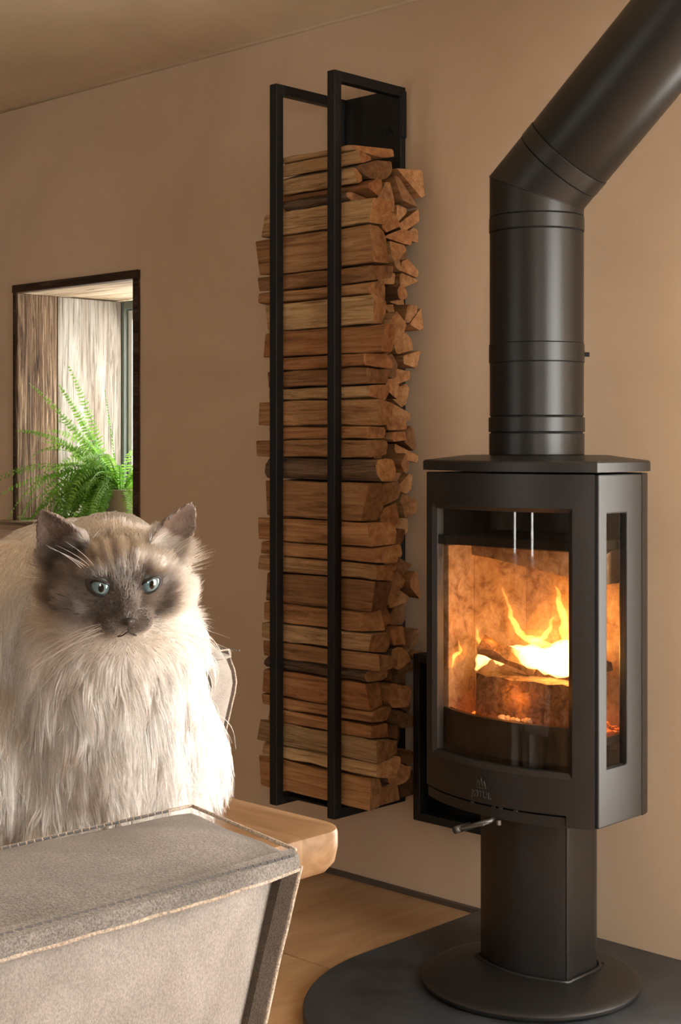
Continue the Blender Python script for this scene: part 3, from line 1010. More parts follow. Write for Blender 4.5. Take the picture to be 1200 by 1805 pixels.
# second, lower frame half behind the stove
r2 = empty('wall_frame', (-.37, 0, .225))
tag(r2, 'low black steel wall frame half hidden behind the stove', 'wall frame')
def k2(name, lst):
    return boxes(name, [(b[0] + .37, b[1] + .37, b[2], b[3], b[4] - .225, b[5] - .225) for b in lst], M_RACK, r2, .0015)
for xa in (-.51, -.255):
    k2('frame_post', [(xa, xa + .02, -.10, -.08, .225, .634)])
    k2('frame_side', [(xa + .004, xa + .016, -.08, -.002, .225, .634)])
k2('frame_rail', [(-.49, -.255, -.10, -.08, .614, .634)])
k2('frame_rail', [(-.49, -.255, -.10, -.08, .225, .245)])
k2('back_plate', [(-.494, -.251, -.012, -.002, .23, .63)])
k2('base_plate', [(-.494, -.251, -.08, -.012, .225, .231)])

# ---------------------------------------------------------------- firewood: power diagram of the stack's cross-section
KPX = 0.0014145
front_px = [(270, 281, 'pale'), (281, 294, 'pale'), (295, 314, 'pale'), (315, 326, 'pale'), (327, 350, 'split'), (350, 364, 'bark'),
            (364, 406, 'pale'), (408, 475, 'split'), (476, 501, 'split'), (502, 532, 'split'), (532, 576, 'pale'), (578, 626, 'split'), (627, 653, 'split'),
            (653, 680, 'split'), (680, 707, 'pale'), (707, 751, 'split'), (752, 773, 'split'), (774, 804, 'split'), (805, 847, 'bark'), (849, 917, 'split'),
            (917, 957, 'split'), (957, 986, 'split'), (987, 1015, 'pale'), (1016, 1067, 'split'), (1068, 1106, 'split'), (1107, 1142, 'pale'), (1143, 1166, 'split'),
            (1167, 1192, 'bark'), (1192, 1236, 'split'), (1237, 1262, 'split'), (1262, 1288, 'split'), (1289, 1320, 'pale'), (1321, 1354, 'pale'), (1356, 1410, 'split')]
seeds = []
YFRONT, YBACK = -.235, -.032
for i, (a, b, kind) in enumerate(front_px):
    za, zb = CAM_H + (780 - a) * KPX, CAM_H + (780 - b) * KPX
    hh = (za - zb) / 2
    seeds.append([YFRONT + .040 + random.uniform(-.006, .008), (za + zb) / 2, hh, 'front', kind])
def column(yc, z, ztop, col):
    while z < ztop:
        hh = random.choice((.014, .017, .020, .024, .028, .032))
        seeds.append([yc + random.uniform(-.022, .022), z + hh, hh * random.uniform(.7, 1.1), col, random.choices(('split', 'bark', 'pale'), (8, 2, 1))[0]])
        z += 2 * hh + random.uniform(-.006, .003)
zb0 = .267
column(-.134, zb0, 1.760, 'middle')
column(-.064, zb0 + .01, 1.800, 'rear')
def clip(poly, nx_, ny_, d):
    outp = []
    for i in range(len(poly)):
        p, q = poly[i], poly[(i + 1) % len(poly)]
        sp, sq = p[0] * nx_ + p[1] * ny_ - d, q[0] * nx_ + q[1] * ny_ - d
        if sp <= 0: outp.append(p)
        if (sp < 0 < sq) or (sq < 0 < sp):
            t = sp / (sp - sq)
            outp.append((p[0] + (q[0] - p[0]) * t, p[1] + (q[1] - p[1]) * t))
    return outp
ORD = ['first', 'second', 'third', 'fourth', 'fifth', 'sixth', 'seventh', 'eighth', 'ninth', 'tenth', 'eleventh', 'twelfth', 'thirteenth', 'fourteenth', 'fifteenth',
       'sixteenth', 'seventeenth', 'eighteenth', 'nineteenth', 'twentieth']
def ordinal(k):
    if k < 20: return ORD[k]
    tens = ['twenty', 'thirty', 'forty'][(k + 1) // 10 - 2]
    u_ = (k + 1) % 10
    return tens + ('-' + ORD[u_ - 1] if u_ else 'th') if u_ else {'twenty': 'twentieth', 'thirty': 'thirtieth', 'forty': 'fortieth'}[tens]
ZTOPC = {'front': 1.88, 'middle': 1.80, 'rear': 1.845}
order = {'front': 0, 'middle': 0, 'rear': 0}
cells = []
for i, s in enumerate(seeds):
    h_ = s[2] * 1.6 + .03
    poly = [(max(YFRONT, s[0] - .075), max(zb0, s[1] - h_)), (min(YBACK, s[0] + .075), max(zb0, s[1] - h_)), (min(YBACK, s[0] + .075), min(ZTOPC[s[3]], s[1] + h_)), (max(YFRONT, s[0] - .075), min(ZTOPC[s[3]], s[1] + h_))]
    if s[3] == 'front':      # thin kindling at the top keeps its own height
        poly = [(p[0], min(max(p[1], s[1] - s[2] - .012), s[1] + s[2] + .012)) for p in poly]
    gap = random.uniform(.0012, .0022) if s[3] == 'front' else random.uniform(.0022, .0038)
    for j, q in enumerate(seeds):
        if i == j: continue
        dx, dz = q[0] - s[0], q[1] - s[1]
        if dx * dx + dz * dz > .06: continue
        d = (q[0] ** 2 + q[1] ** 2 - s[0] ** 2 - s[1] ** 2) / 2
        if q[3] == s[3]: d += (s[2] ** 2 - q[2] ** 2) / 2
        poly = clip(poly, dx, dz, d - gap * math.hypot(dx, dz))
        if len(poly) < 3: break
    if len(poly) < 3: continue
    a2 = sum(poly[k][0] * poly[(k + 1) % len(poly)][1] - poly[(k + 1) % len(poly)][0] * poly[k][1] for k in range(len(poly))) / 2
    if abs(a2) < .00028: continue
    cells.append((s, poly))
cells.sort(key=lambda c: -c[0][1])
KINDW = {'split': 'split tan firewood log', 'pale': 'pale rough-grained firewood log', 'bark': 'bark-covered brown firewood log'}
for s, poly in cells:
    # inset and soften
    cy_ = sum(p[0] for p in poly) / len(poly); cz_ = sum(p[1] for p in poly) / len(poly)
    q = []
    for k in range(len(poly)):
        p = poly[k]; pv = poly[k - 1]; nx2 = poly[(k + 1) % len(poly)]
        va, vb = Vector((pv[0] - p[0], pv[1] - p[1])), Vector((nx2[0] - p[0], nx2[1] - p[1]))
        sharp = va.length > 1e-6 and vb.length > 1e-6 and va.angle(vb) < R(72)
        for o_ in (pv, nx2):
            l_ = math.hypot(o_[0] - p[0], o_[1] - p[1])
            c_ = min(.0028, l_ * .25) if s[4] != 'bark' else min(.014, l_ * .33)
            if sharp: c_ = min(.016, l_ * .36)
            if l_ > 1e-6:
                q.append((p[0] + (o_[0] - p[0]) / l_ * c_, p[1] + (o_[1] - p[1]) / l_ * c_))
    ins = .0006
    q2 = []
    for y, z in q:
        d = math.hypot(y - cy_, z - cz_)
        f_ = max(.3, (d - ins) / d) if d > 1e-6 else 1
        q2.append(((y - cy_) * f_, (z - cz_) * f_))
    n = len(q2)
    col = s[3]
    kk = order[col]; order[col] += 1
    xl = -.905 + random.uniform(-.022, .018)
    xr = {'front': -.522, 'middle': -.545, 'rear': -.565}[col] + random.uniform(-.038, .030)
    if col == 'front' and kk < 6:
        xl = random.choice((-.86, -.82, -.88, -.84)); xr = random.choice((-.60, -.56, -.64, -.58))
        if kk in (0, 1): xl, xr = -.835, -.57
        if kk == 3: xl, xr = -.84, -.585
    xm = (xl + xr) / 2
    K = 7
    V, F, FM = [], [], []
    sd = random.uniform(0, 100)
    tl, tr = (random.uniform(-.3, .3), random.uniform(-.25, .25)), (random.uniform(-.35, .35), random.uniform(-.3, .3))
    for k in range(K + 1):
        t = k / K
        x = xl + (xr - xl) * t - xm
        sc_ = 1 - .02 * random.random() - (.03 if k in (0,) else 0)
        oy = .004 * noise.noise(Vector((t * 3, sd, 0))); oz = .003 * noise.noise(Vector((t * 3, sd, 7)))
        for y, z in q2:
            e = .003 * noise.noise(Vector((y * 60 + sd, z * 60, t * 5)))
            xx = x
            if k == 0: xx += y * tl[0] + z * tl[1]
            if k == K: xx += y * tr[0] + z * tr[1]
            V.append((xx, y * sc_ + oy + e, z * sc_ + oz + e))
    for k in range(K):
        for i in range(n):
            F.append((k * n + i, k * n + (i + 1) % n, (k + 1) * n + (i + 1) % n, (k + 1) * n + i)); FM.append(0)
    # end caps as fans with a slightly hollowed centre
    c0 = len(V)
    V.append((sum(v[0] for v in V[:n]) / n + .002, 0, 0)); V.append((sum(v[0] for v in V[K * n:K * n + n]) / n - .001, 0, 0))
    for i in range(n):
        F.append((i, (i + 1) % n, c0)); FM.append(1)
        F.append((K * n + i, K * n + (i + 1) % n, c0 + 1)); FM.append(1)
    side = {'split': M_SPLIT, 'pale': M_PALE, 'bark': M_BARK}[s[4]]
    o = mesh_obj('firewood_log', V, F, [side, M_END], fmat=FM)
    o.location = (xm, cy_, cz_)
    if col == 'front':
        lab = f"{KINDW[s[4]]}, {ordinal(kk)} from the top in the rack's front column"
    elif col == 'middle':
        lab = f"{KINDW[s[4]]}, {ordinal(kk)} from the top in the rack's middle column"
    else:
        lab = f"{KINDW[s[4]]}, {ordinal(kk)} from the top in the rack's wall-side column"
    tag(o, lab, 'log', 'firewood stacked in the tall rack')

# ---------------------------------------------------------------- table
TX0, TX1, TYA, TYB, TZ = -1.0, .814, -2.66, -1.730, .75
table = empty('dining_table', (-.08, -2.19, 0))
tag(table, 'thick oak dining table with worn rounded edge under the cat', 'table')
def table_top():
    V, F = [], []
    rc = .034
    outl = []
    for cx_, cy_, a0 in ((TX1 - rc, TYB - rc, 0), (TX0 + rc, TYB - rc, 90), (TX0 + rc, TYA + rc, 180), (TX1 - rc, TYA + rc, 270)):
        for i in range(9):
            a = R(a0 + 90 * i / 8)
            outl.append((cx_ + rc * math.cos(a), cy_ + rc * math.sin(a), math.cos(a), math.sin(a)))
    prof = [(-.030, TZ - .052), (-.012, TZ - .046), (-.003, TZ - .036), (.0, TZ - .022), (-.000, TZ - .006), (-.0015, TZ - .002), (-.006, TZ)]
    m = len(outl)
    for d, z in prof:
        for x, y, nx_, ny_ in outl:
            w = .004 * noise.noise(Vector((x * 5, y * 5, 1)))
            V.append((x + nx_ * (d + w) - table.location.x, y + ny_ * (d + w) - table.location.y, z))
    for l in range(len(prof) - 1):
        F += [(l * m + i, l * m + (i + 1) % m, (l + 1) * m + (i + 1) % m, (l + 1) * m + i) for i in range(m)]
    F += [tuple(range(m - 1, -1, -1)), tuple(range((len(prof) - 1) * m, len(prof) * m))]
    o = mesh_obj('table_top', V, F, M_TABLE, table); smooth_by_angle(o, 40)
table_top()
for sx in (-.62, .40):
    for sy in (-.34, .34):
        o = boxes('leg', [(sx - .04, sx + .04, sy - .04, sy + .04, 0, .692)], M_TABLE, table, .004)

# ---------------------------------------------------------------- suede chairs
def chair(name, loc, rz, label, width, zt, thick, seam=True, droop=0.0):
    """local frame: the outside of the back faces +x, the seat reaches to -x, width along y; z from the floor"""
    c = empty(name, loc, rz)
    tag(c, label, 'chair', 'suede dining chairs')
    hw = width / 2
    # outer back panel, narrowing downward, softly padded
    def shell(nm, zs_, x_of, hw_of, th, mat, pad=.010, nyy=26):
        V, F = [], []
        nz2 = len(zs_)
        for side_i in (0, 1):
            for z in zs_:
                for j in range(nyy + 1):
                    t = -1 + 2 * j / nyy
                    y = hw_of(z) * t
                    bul = pad * (1 - abs(t) ** 4)
                    w = .003 * noise.noise(Vector((y * 9, z * 9, 4 + side_i)))
                    x = x_of(z) + (bul + w if side_i == 0 else -th - bul * .5)
                    V.append((x, y, z))
        per = nyy + 1
        for i in range(nz2 - 1):
            for j in range(nyy):
                a = i * per + j
                F.append((a, a + 1, a + per + 1, a + per))
                b = nz2 * per + a
                F.append((b, b + per, b + per + 1, b + 1))
        for j in range(nyy):
            a = j; b = nz2 * per + j
            F.append((a, b, b + 1, a + 1))
            a = (nz2 - 1) * per + j; b = nz2 * per + a
            F.append((a, a + 1, b + 1, b))
        for i in range(nz2 - 1):
            for e in (0, nyy):
                a = i * per + e; b = nz2 * per + a
                F.append((a, a + per, b + per, b))
        o = mesh_obj(nm, V, F, mat, c); smooth_by_angle(o, 50)
        return o
    zt0 = zt - .012
    z_low = .40
    zz = [z_low + (zt0 - z_low) * i / 22 for i in range(23)]
    x_of = lambda z: -.06 * (zt0 - z) - .15 * max(0, (.62 - z)) ** 1.3
    hw_of = lambda z: hw - .30 * (zt0 - z) + .25 * (zt0 - z) ** 2 - (0 if seam else .030 * max(0, (z - zt0 + .05) / .05) ** 2)
    shell('backrest', zz, x_of, hw_of, thick - .004, M_SUEDE_BACK)
    # top panel with drooping outer corner
    V, F = [], []
    nu, nv = 30, 10
    for l in (0, 1):
        for j in range(nu + 1):
            t = -1 + 2 * j / nu
            for i in range(nv + 1):
                s = i / nv
                x = .012 - (thick + .016) * s
                ext = hw + .004 - .030 * s * 0 
                y = t * (ext + (.03 * s if seam else -.022))
                crown = .010 * math.sin(PI * s) * (1 - t ** 6) + .004 * noise.noise(Vector((y * 8, s * 2, 3)))
                edge = -.004 * (abs(t) ** 10) - droop * abs(t) ** 6
                z = zt0 + .012 + crown + edge - (.0 if l == 0 else .010 + crown * .6)
                V.append((x, y, z))
    per = (nu + 1) * (nv + 1)
    for j in range(nu):
        for i in range(nv):
            a = j * (nv + 1) + i
            F.append((a, a + 1, a + nv + 2, a + nv + 1))
            F.append((per + a, per + a + nv + 1, per + a + nv + 2, per + a + 1))
    bd = [j * (nv + 1) for j in range(nu + 1)] + [nu * (nv + 1) + i for i in range(1, nv + 1)] + [j * (nv + 1) + nv for j in range(nu - 1, -1, -1)] + [i for i in range(nv - 1, 0, -1)]
    for a, b in zip(bd, bd[1:] + bd[:1]):
        F.append((a, b, b + per, a + per))
    tp_ = mesh_obj('top_panel', V, F, M_SUEDE_TOP if seam else M_SUEDE_BACK, c); smooth_by_angle(tp_, 50)
    # flap folded over the outer edge, cut leather edges
    V, F = [], []
    for j in range(nu + 1):
        t = -1 + 2 * j / nu
        y = t * (hw + (.004 if seam else -.022))
        wv = .0012 * noise.noise(Vector((y * 40, 1, 1)))
        for dx, dz in ((.009, .0145), (.0155, .0115), (.0175, .0065), (.0165, .0010 + wv), (.0125, .0 + wv), (.0125, .006)):
            V.append((dx + .010 * (1 - abs(t) ** 4) * (1 if dz < .012 else .3), y, zt0 + dz))
    for j in range(nu):
        for i in range(6):
            a, b = j * 6 + i, j * 6 + (i + 1) % 6
            F.append((a, b, b + 6, a + 6))
    F += [tuple(range(6)), tuple(range(nu * 6, nu * 6 + 6))]
    flap = mesh_obj('seam_flap', V, F, M_SUEDE_TOP if seam else M_SUEDE_BACK, c); smooth_by_angle(flap, 40)
    V, F = sweep([(.0165 + .010 * (1 - abs(t) ** 4), t * (hw + (.004 if seam else -.022)), zt0 + .0005 + .0012 * noise.noise(Vector((t * hw * 40, 1, 1)))) for t in [-1 + 2 * j / 60 for j in range(61)]], .0013, 6)
    mesh_obj('cut_edge', V, F, M_WELT, flap, smooth=True)
    V, F = sweep([(-thick - .004, t * (hw + (.033 if seam else -.022)), zt0 + .014) for t in [-1 + 2 * j / 40 for j in range(41)]], .0014, 6)
    mesh_obj('cut_edge', V, F, M_WELT, tp_, smooth=True)
    for sgn in (1, -1):
        V, F = sweep([(.012 - (thick + .016) * s, sgn * (hw + (.005 + .03 * s if seam else -.021)), zt0 + .0135 + .010 * 0) for s in [i / 12 for i in range(13)]], .0014, 6)
        mesh_obj('cut_edge', V, F, M_WELT, tp_, smooth=True)
    # stitches
    st = []
    for row, (x_, zf) in enumerate(((.0125, .0155), (-thick + .012, .0190))):
        nst = int(2 * hw / .0068)
        for k in range(nst):
            y = -hw + .004 + k * .0068
            bx = x_ + (.006 if row == 0 else 0)
            st.append(sweep([(bx, y, zt0 + zf - (.003 if row == 0 else 0)), (bx + .0012, y + .0042, zt0 + zf + .0006 - (.003 if row == 0 else 0))], .0011, 5))
    V, F = join(*st)
    so = mesh_obj('stitching', V, F, M_THREAD, tp_); so['kind'] = 'stuff'
    # upright seams at both edges of the back: a dark recess and a standing cut edge
    for sgn in (1, -1):
        V, F = [], []
        for z in zz:
            y_ = hw_of(z); x_ = x_of(z)
            wv = .0015 * noise.noise(Vector((z * 30, sgn, 2)))
            for dx, dy in ((-.012, -.006), (.006, -.001), (.010, .010 + wv), (.0085, .013 + wv), (-.012, .006)):
                V.append((x_ + dx, sgn * (y_ + dy), z))
        for i in range(len(zz) - 1):
            for k in range(5):
                a, b = i * 5 + k, i * 5 + (k + 1) % 5
                F.append((a, b, b + 5, a + 5))
        F += [tuple(range(5)), tuple(range((len(zz) - 1) * 5, len(zz) * 5))]
        wf = mesh_obj('side_welt', V, F, M_SUEDE_DARK, c); smooth_by_angle(wf, 40)
        V, F = sweep([(x_of(z) + .0095, sgn * (hw_of(z) + .0125 + .0015 * noise.noise(Vector((z * 30, sgn, 2)))), z) for z in zz], .0017, 6)
        mesh_obj('cut_edge', V, F, M_WELT, wf, smooth=True)
        V, F = [], []
        for z in zz:
            y_ = hw_of(z); x_ = x_of(z)
            for dx, dy in ((-.020, .004), (-.002, .016), (-.020, .019), (-thick * .8, .016), (-thick * .8, .002)):
                V.append((x_ + dx, sgn * (y_ + dy), z))
        for i in range(len(zz) - 1):
            for k in range(5):
                a, b = i * 5 + k, i * 5 + (k + 1) % 5
                F.append((a, b, b + 5, a + 5))
        F += [tuple(range(5)), tuple(range((len(zz) - 1) * 5, len(zz) * 5))]
        sp = mesh_obj('side_panel', V, F, M_SUEDE_BACK, c); smooth_by_angle(sp, 40)
    s_ = boxes('seat', [(-thick - .40, -thick + .02 - .06, -hw + .02, hw - .02, .37, .465)], M_SUEDE_BACK, c, .025)
    for lx in (-thick - .36, -.10):
        for ly in (-hw + .07, hw - .07):
            V, F = sweep([(lx, ly, .372), (lx, ly, 0)], [.016, .011], 12)
            mesh_obj('leg', V, F, M_RACK, c, smooth=True)
    return c
chair('suede_chair', (1.118, -2.352, 0), R(-1.0), 'grey suede chair back with stitched seams and cream cut edges before the cat', .44, .862, .135)
chair('suede_chair', (-.115, -1.262, 0), R(92), 'pale suede chair behind the cat, only a rounded back corner showing', .44, .815, .06, seam=False, droop=.004)

# ---------------------------------------------------------------- fern
fern = empty('potted_fern', (-2.055, .20, WZ0 + .03))
tag(fern, 'bushy green fern in a pot on the deep window sill', 'plant')
V, F = lathe([(.045, 0), (.062, .01), (.072, .06), (.075, .10), (.078, .104), (.075, .108), (.068, .104), (.066, .09)], (0, 0), 32)
o = mesh_obj('pot', V, F, M_POT, fern); smooth_by_angle(o, 40)
V, F = lathe([(.066, .090), (.03, .096)], (0, 0), 24)
mesh_obj('soil', V, F, M_SOIL, fern)
def frond(az_, el, length, droop, npin=20, wid=.036, twist=0):
    d = Vector((math.cos(az_) * math.cos(el), math.sin(az_) * math.cos(el), math.sin(el)))
    p = Vector((math.cos(az_) * .02, math.sin(az_) * .02, .10))
    pts = [p.copy()]
    seg = 24
    for i in range(seg):
        d = (d + Vector((0, 0, -droop / seg))).normalized()
        p = p + d * (length / seg)
        # stay inside the stone reveal
        wx0, wx1 = WX0 + .03 - fern.location.x, WX1 - .03 - fern.location.x
        if fern.location.y + p.y > -.02:
            p.x = min(max(p.x, wx0), wx1)
        p.y = min(p.y, .205)
        p.z = max(p.z, .012)
        pts.append(p.copy())
    V, F = [], []
    for i in range(seg):
        t = (pts[i + 1] - pts[i]).normalized() if (pts[i + 1] - pts[i]).length > 1e-6 else Vector((0, 0, 1))
        sdir = t.cross(Vector((0, 0, 1)))
        sdir = sdir.normalized() if sdir.length > 1e-4 else Vector((1, 0, 0))
        r = .0013 * (1 - i / seg) + .0005
        n = len(V)
        nn = sdir.cross(t)
        for q in (pts[i], pts[i + 1]):
            V += [q + sdir * r, q + nn * r, q - sdir * r]
        F += [(n, n + 1, n + 4, n + 3), (n + 1, n + 2, n + 5, n + 4), (n + 2, n, n + 3, n + 5)]
    for k in range(npin):
        u = .08 + .90 * (k + random.uniform(-.2, .2)) / npin
        u = max(.06, u)
        fi = u * seg
        i = min(int(fi), seg - 1)
        q = pts[i].lerp(pts[i + 1], fi - i)
        t = (pts[i + 1] - pts[i])
        t = t.normalized() if t.length > 1e-6 else Vector((0, 0, 1))
        sdir = t.cross(Vector((0, 0, 1)))
        sdir = sdir.normalized() if sdir.length > 1e-4 else Vector((1, 0, 0))
        nn = sdir.cross(t).normalized()
        sdir, nn = sdir * math.cos(twist) + nn * math.sin(twist), nn * math.cos(twist) - sdir * math.sin(twist)
        wl = wid * min(1, (u + .10) * 2.0) * (1 - u) ** .7 * random.uniform(.7, 1.15) + .002
        for sg in (1, -1):
            dv = (sdir * sg + t * .28 + nn * random.uniform(-.25, .12)).normalized()
            b = t * (.0022 + wl * .034)
            m0 = q + dv * wl * .45; m1 = q + dv * wl * .8 - nn * wl * .06; tip = q + dv * wl - nn * wl * .14
            n = len(V)
            V += [q - b * .8, q + b * .8, m0 + b + nn * .001, m0 - b, m1 + b * .7, m1 - b * .7, tip]
            F += [(n, n + 1, n + 2, n + 3), (n + 3, n + 2, n + 4, n + 5), (n + 5, n + 4, n + 6)]
    return mesh_obj('frond', V, F, M_FERN, fern)
fr_rng = random.Random(11)
for i in range(175):
    az_ = fr_rng.uniform(0, 2 * PI)
    if fr_rng.random() < .6: az_ = R(fr_rng.uniform(165, 300))
    el = R(fr_rng.uniform(10, 75))
    frond(az_, el, fr_rng.uniform(.16, .36), fr_rng.uniform(1.0, 4.0), fr_rng.randint(20, 28), fr_rng.uniform(.024, .034), R(fr_rng.uniform(-60, 60)))
for az_, el, ln, dr in ((222, 74, .46, .45), (216, 68, .42, .5), (226, 62, .46, .6), (240, 70, .40, .6), (300, 76, .36, .6), (205, 55, .50, 1.3), (215, 38, .56, 1.5), (228, 45, .56, 1.9),
                        (222, 34, .52, 1.6), (225, 50, .46, 2.6), (235, 30, .40, 2.2), (250, 40, .36, 3.0), (190, 30, .40, 2.2), (232, 58, .40, 1.2), (260, 66, .34, .9), (210, 22, .46, 1.4)):
    frond(R(az_), R(el), ln, dr, 34, .028, R(62) if el > 55 else R(fr_rng.uniform(-50, 50)))

# ---------------------------------------------------------------- cat
CF, CX = 2620.0, 600.0
RV = Vector((.7233, .6905, 0)); FV = Vector((-.6905, .7233, 0)); UV = Vector((0, 0, 1))
catO = Vector((.712, -1.964, .75))          # between the front paws, on the table
cat = empty('cat', catO)
tag(cat, 'fluffy cream long-haired cat with dark face and blue eyes on the table', 'cat')
CO3 = Vector(cam.location)
def P(x, y, D):
    """a point of the cat, as table-top metres right / away / up from its paws"""
    a = (x - 600) * D / CF; c = -(y - 780) * D / CF
    w = CO3 + RV * a + FV * D + UV * c
    return w - catO
# head frame
yaw, pit, roll = R(17), R(-12), R(-2)
hf = (RV * math.sin(yaw) - FV * math.cos(yaw)) * math.cos(pit) + UV * math.sin(pit)
hrr = (RV * math.cos(yaw) + FV * math.sin(yaw))
huu = hrr.cross(hf) * -1
if huu.z < 0: huu = -huu
hrr, huu = (hrr * math.cos(roll) - huu * math.sin(roll)).normalized(), (huu * math.cos(roll) + hrr * math.sin(roll)).normalized()
EYE = P(220, 1029, 1.40)
HS = 1.06
HC = EYE - hf * .036 * HS - huu * .006 * HS
def Hd(x, y, z):
    return HC + (hrr * x + huu * y + hf * z) * HS
cat_parts = []
def ell(c, rad, axes=None, sub=3):
    bm = bmesh.new()
    bmesh.ops.create_icosphere(bm, subdivisions=sub, radius=1)
    A = axes or (RV, FV, UV)
    vs_ = [Vector(c) + A[0] * v.co.x * rad[0] + A[1] * v.co.y * rad[1] + A[2] * v.co.z * rad[2] for v in bm.verts]
    fs = [tuple(v.index for v in f.verts) for f in bm.faces]
    bm.free()
    cat_parts.append((vs_, fs))
HA = (hrr, hf, huu)
def limb(pts, rad):
    cat_parts.append(sweep(pts, rad, 20))
    ell(pts[-1], [rad[-1]] * 3); ell(pts[0], [rad[0]] * 3)
# torso
ell(P(120, 1270, 1.66), (.150, .14, .150))
ell(P(135, 1060, 1.60), (.118, .10, .090))
ell(P(40, 1110, 1.56), (.125, .10, .095))
ell(P(195, 1230, 1.50), (.088, .085, .125))
ell(P(200, 1130, 1.47), (.080, .075, .075))
ell(P(300, 1340, 1.60), (.052, .10, .085))
ell(P(0, 1330, 1.53), (.095, .11, .125))
# front legs and paws
for px_, D_ in ((95, 1.47), (255, 1.49)):
    top = P(px_ + 15, 1290, D_ + .02); top2 = P(px_, 1400, D_)
    ft = Vector(P(px_ - 5, 1500, D_)); ft.z = .028
    limb([top, top2, ft], [.050, .040, .028])
    ell(ft + (-FV * .022) + Vector((0, 0, -.008)), (.026, .034, .018))
    for k in (-1, -.33, .33, 1):
        ell(ft - FV * .048 + RV * .013 * k + Vector((0, 0, -.014)), (.0085, .013, .010), sub=2)
# neck and head
ell(Hd(0, -.012, -.055), (.062, .065, .062), HA)
ell(Hd(0, -.004, -.002), (.056, .050, .040), HA, 4)
ell(Hd(0, .004, .010), (.045, .038, .033), HA, 4)
for sg in (-1, 1):
    ell(Hd(sg * .038, -.016, .004), (.027, .034, .026), HA)
    ell(Hd(sg * .0105, -.0285, .040), (.0155, .0165, .0125), HA)
    ell(Hd(sg * .023, .0165, .029), (.014, .014, .0085), HA)      # brow
ell(Hd(0, -.006, .040), (.0125, .017, .019), HA)      # bridge
ell(Hd(0, -.020, .048), (.010, .012, .009), HA)
ell(Hd(0, -.043, .034), (.014, .015, .010), HA)       # chin
def EARS(sg):
    return Vector((sg * .026, .030, .006)), Vector((sg * .062, .004, -.014)), Vector((sg * .071, .066, .000))
def ear(sg):
    base_in, base_out, tip = EARS(sg)
    V, F = [], []
    nu, nv = 10, 10
    mid = (base_in + base_out) / 2
    nrm = (base_out - base_in).cross(tip - base_in).normalized()
    if nrm.z < 0: nrm = -nrm
    for l in (0, 1):
        for i in range(nv + 1):
            t = i / nv
            wd = max(.0, (1 - t ** 2.2)) ** .8
            for j in range(nu + 1):
                s = -1 + 2 * j / nu
                c_ = mid.lerp(tip, t)
                half = (base_out - base_in) / 2 * (wd + .02)
                p = c_ + half * s
                cup = -(1 - s * s) * .014 * (1 - t * .7)
                th = .0042 if l else 0
                p = p + nrm * (cup - th * (1.0 + .6 * (1 - t))) + Vector((0, -.010 if i == 0 else 0, 0))
                V.append(Hd(*p))
    per = (nu + 1) * (nv + 1)
    for i in range(nv):
        for j in range(nu):
            a = i * (nu + 1) + j
            F.append((a, a + 1, a + nu + 2, a + nu + 1)); F.append((per + a, per + a + nu + 1, per + a + nu + 2, per + a + 1))
    bd = list(range(nu + 1)) + [i * (nu + 1) + nu for i in range(1, nv + 1)] + [nv * (nu + 1) + j for j in range(nu - 1, -1, -1)] + [i * (nu + 1) for i in range(nv - 1, 0, -1)]
    for a, b in zip(bd, bd[1:] + bd[:1]):
        F.append((a, b, b + per, a + per))
    cat_parts.append((V, F))
ear(-1); ear(1)
V, F = join(*cat_parts)
def mat_skin():
    m, nt, b = new_mat('cat_undercoat', (0.5, 0.42, 0.34), 0.95, spec=.05)
    at = N(nt, 'ShaderNodeAttribute', attribute_name='coat')
    L(nt, at.outputs['Color'], b.inputs['Base Color'])
    return m
M_SKIN = mat_skin()
tmp = mesh_obj('cat_raw', V, F, M_SKIN)
bm = bmesh.new(); bm.from_mesh(tmp.data)
bmesh.ops.recalc_face_normals(bm, faces=bm.faces); bm.to_mesh(tmp.data); bm.free()
md = tmp.modifiers.new('remesh', 'REMESH'); md.mode = 'VOXEL'; md.voxel_size = .0026
md = tmp.modifiers.new('smooth', 'SMOOTH'); md.factor = .5; md.iterations = 6
dg = bpy.context.evaluated_depsgraph_get()
bme = bpy.data.meshes.new_from_object(tmp.evaluated_get(dg))
bme.name = 'body'
bpy.data.objects.remove(tmp, do_unlink=True)
bme.materials.clear(); bme.materials.append(M_SKIN)
bme.polygons.foreach_set('use_smooth', [True] * len(bme.polygons))
body = link(bpy.data.objects.new('body', bme), cat)

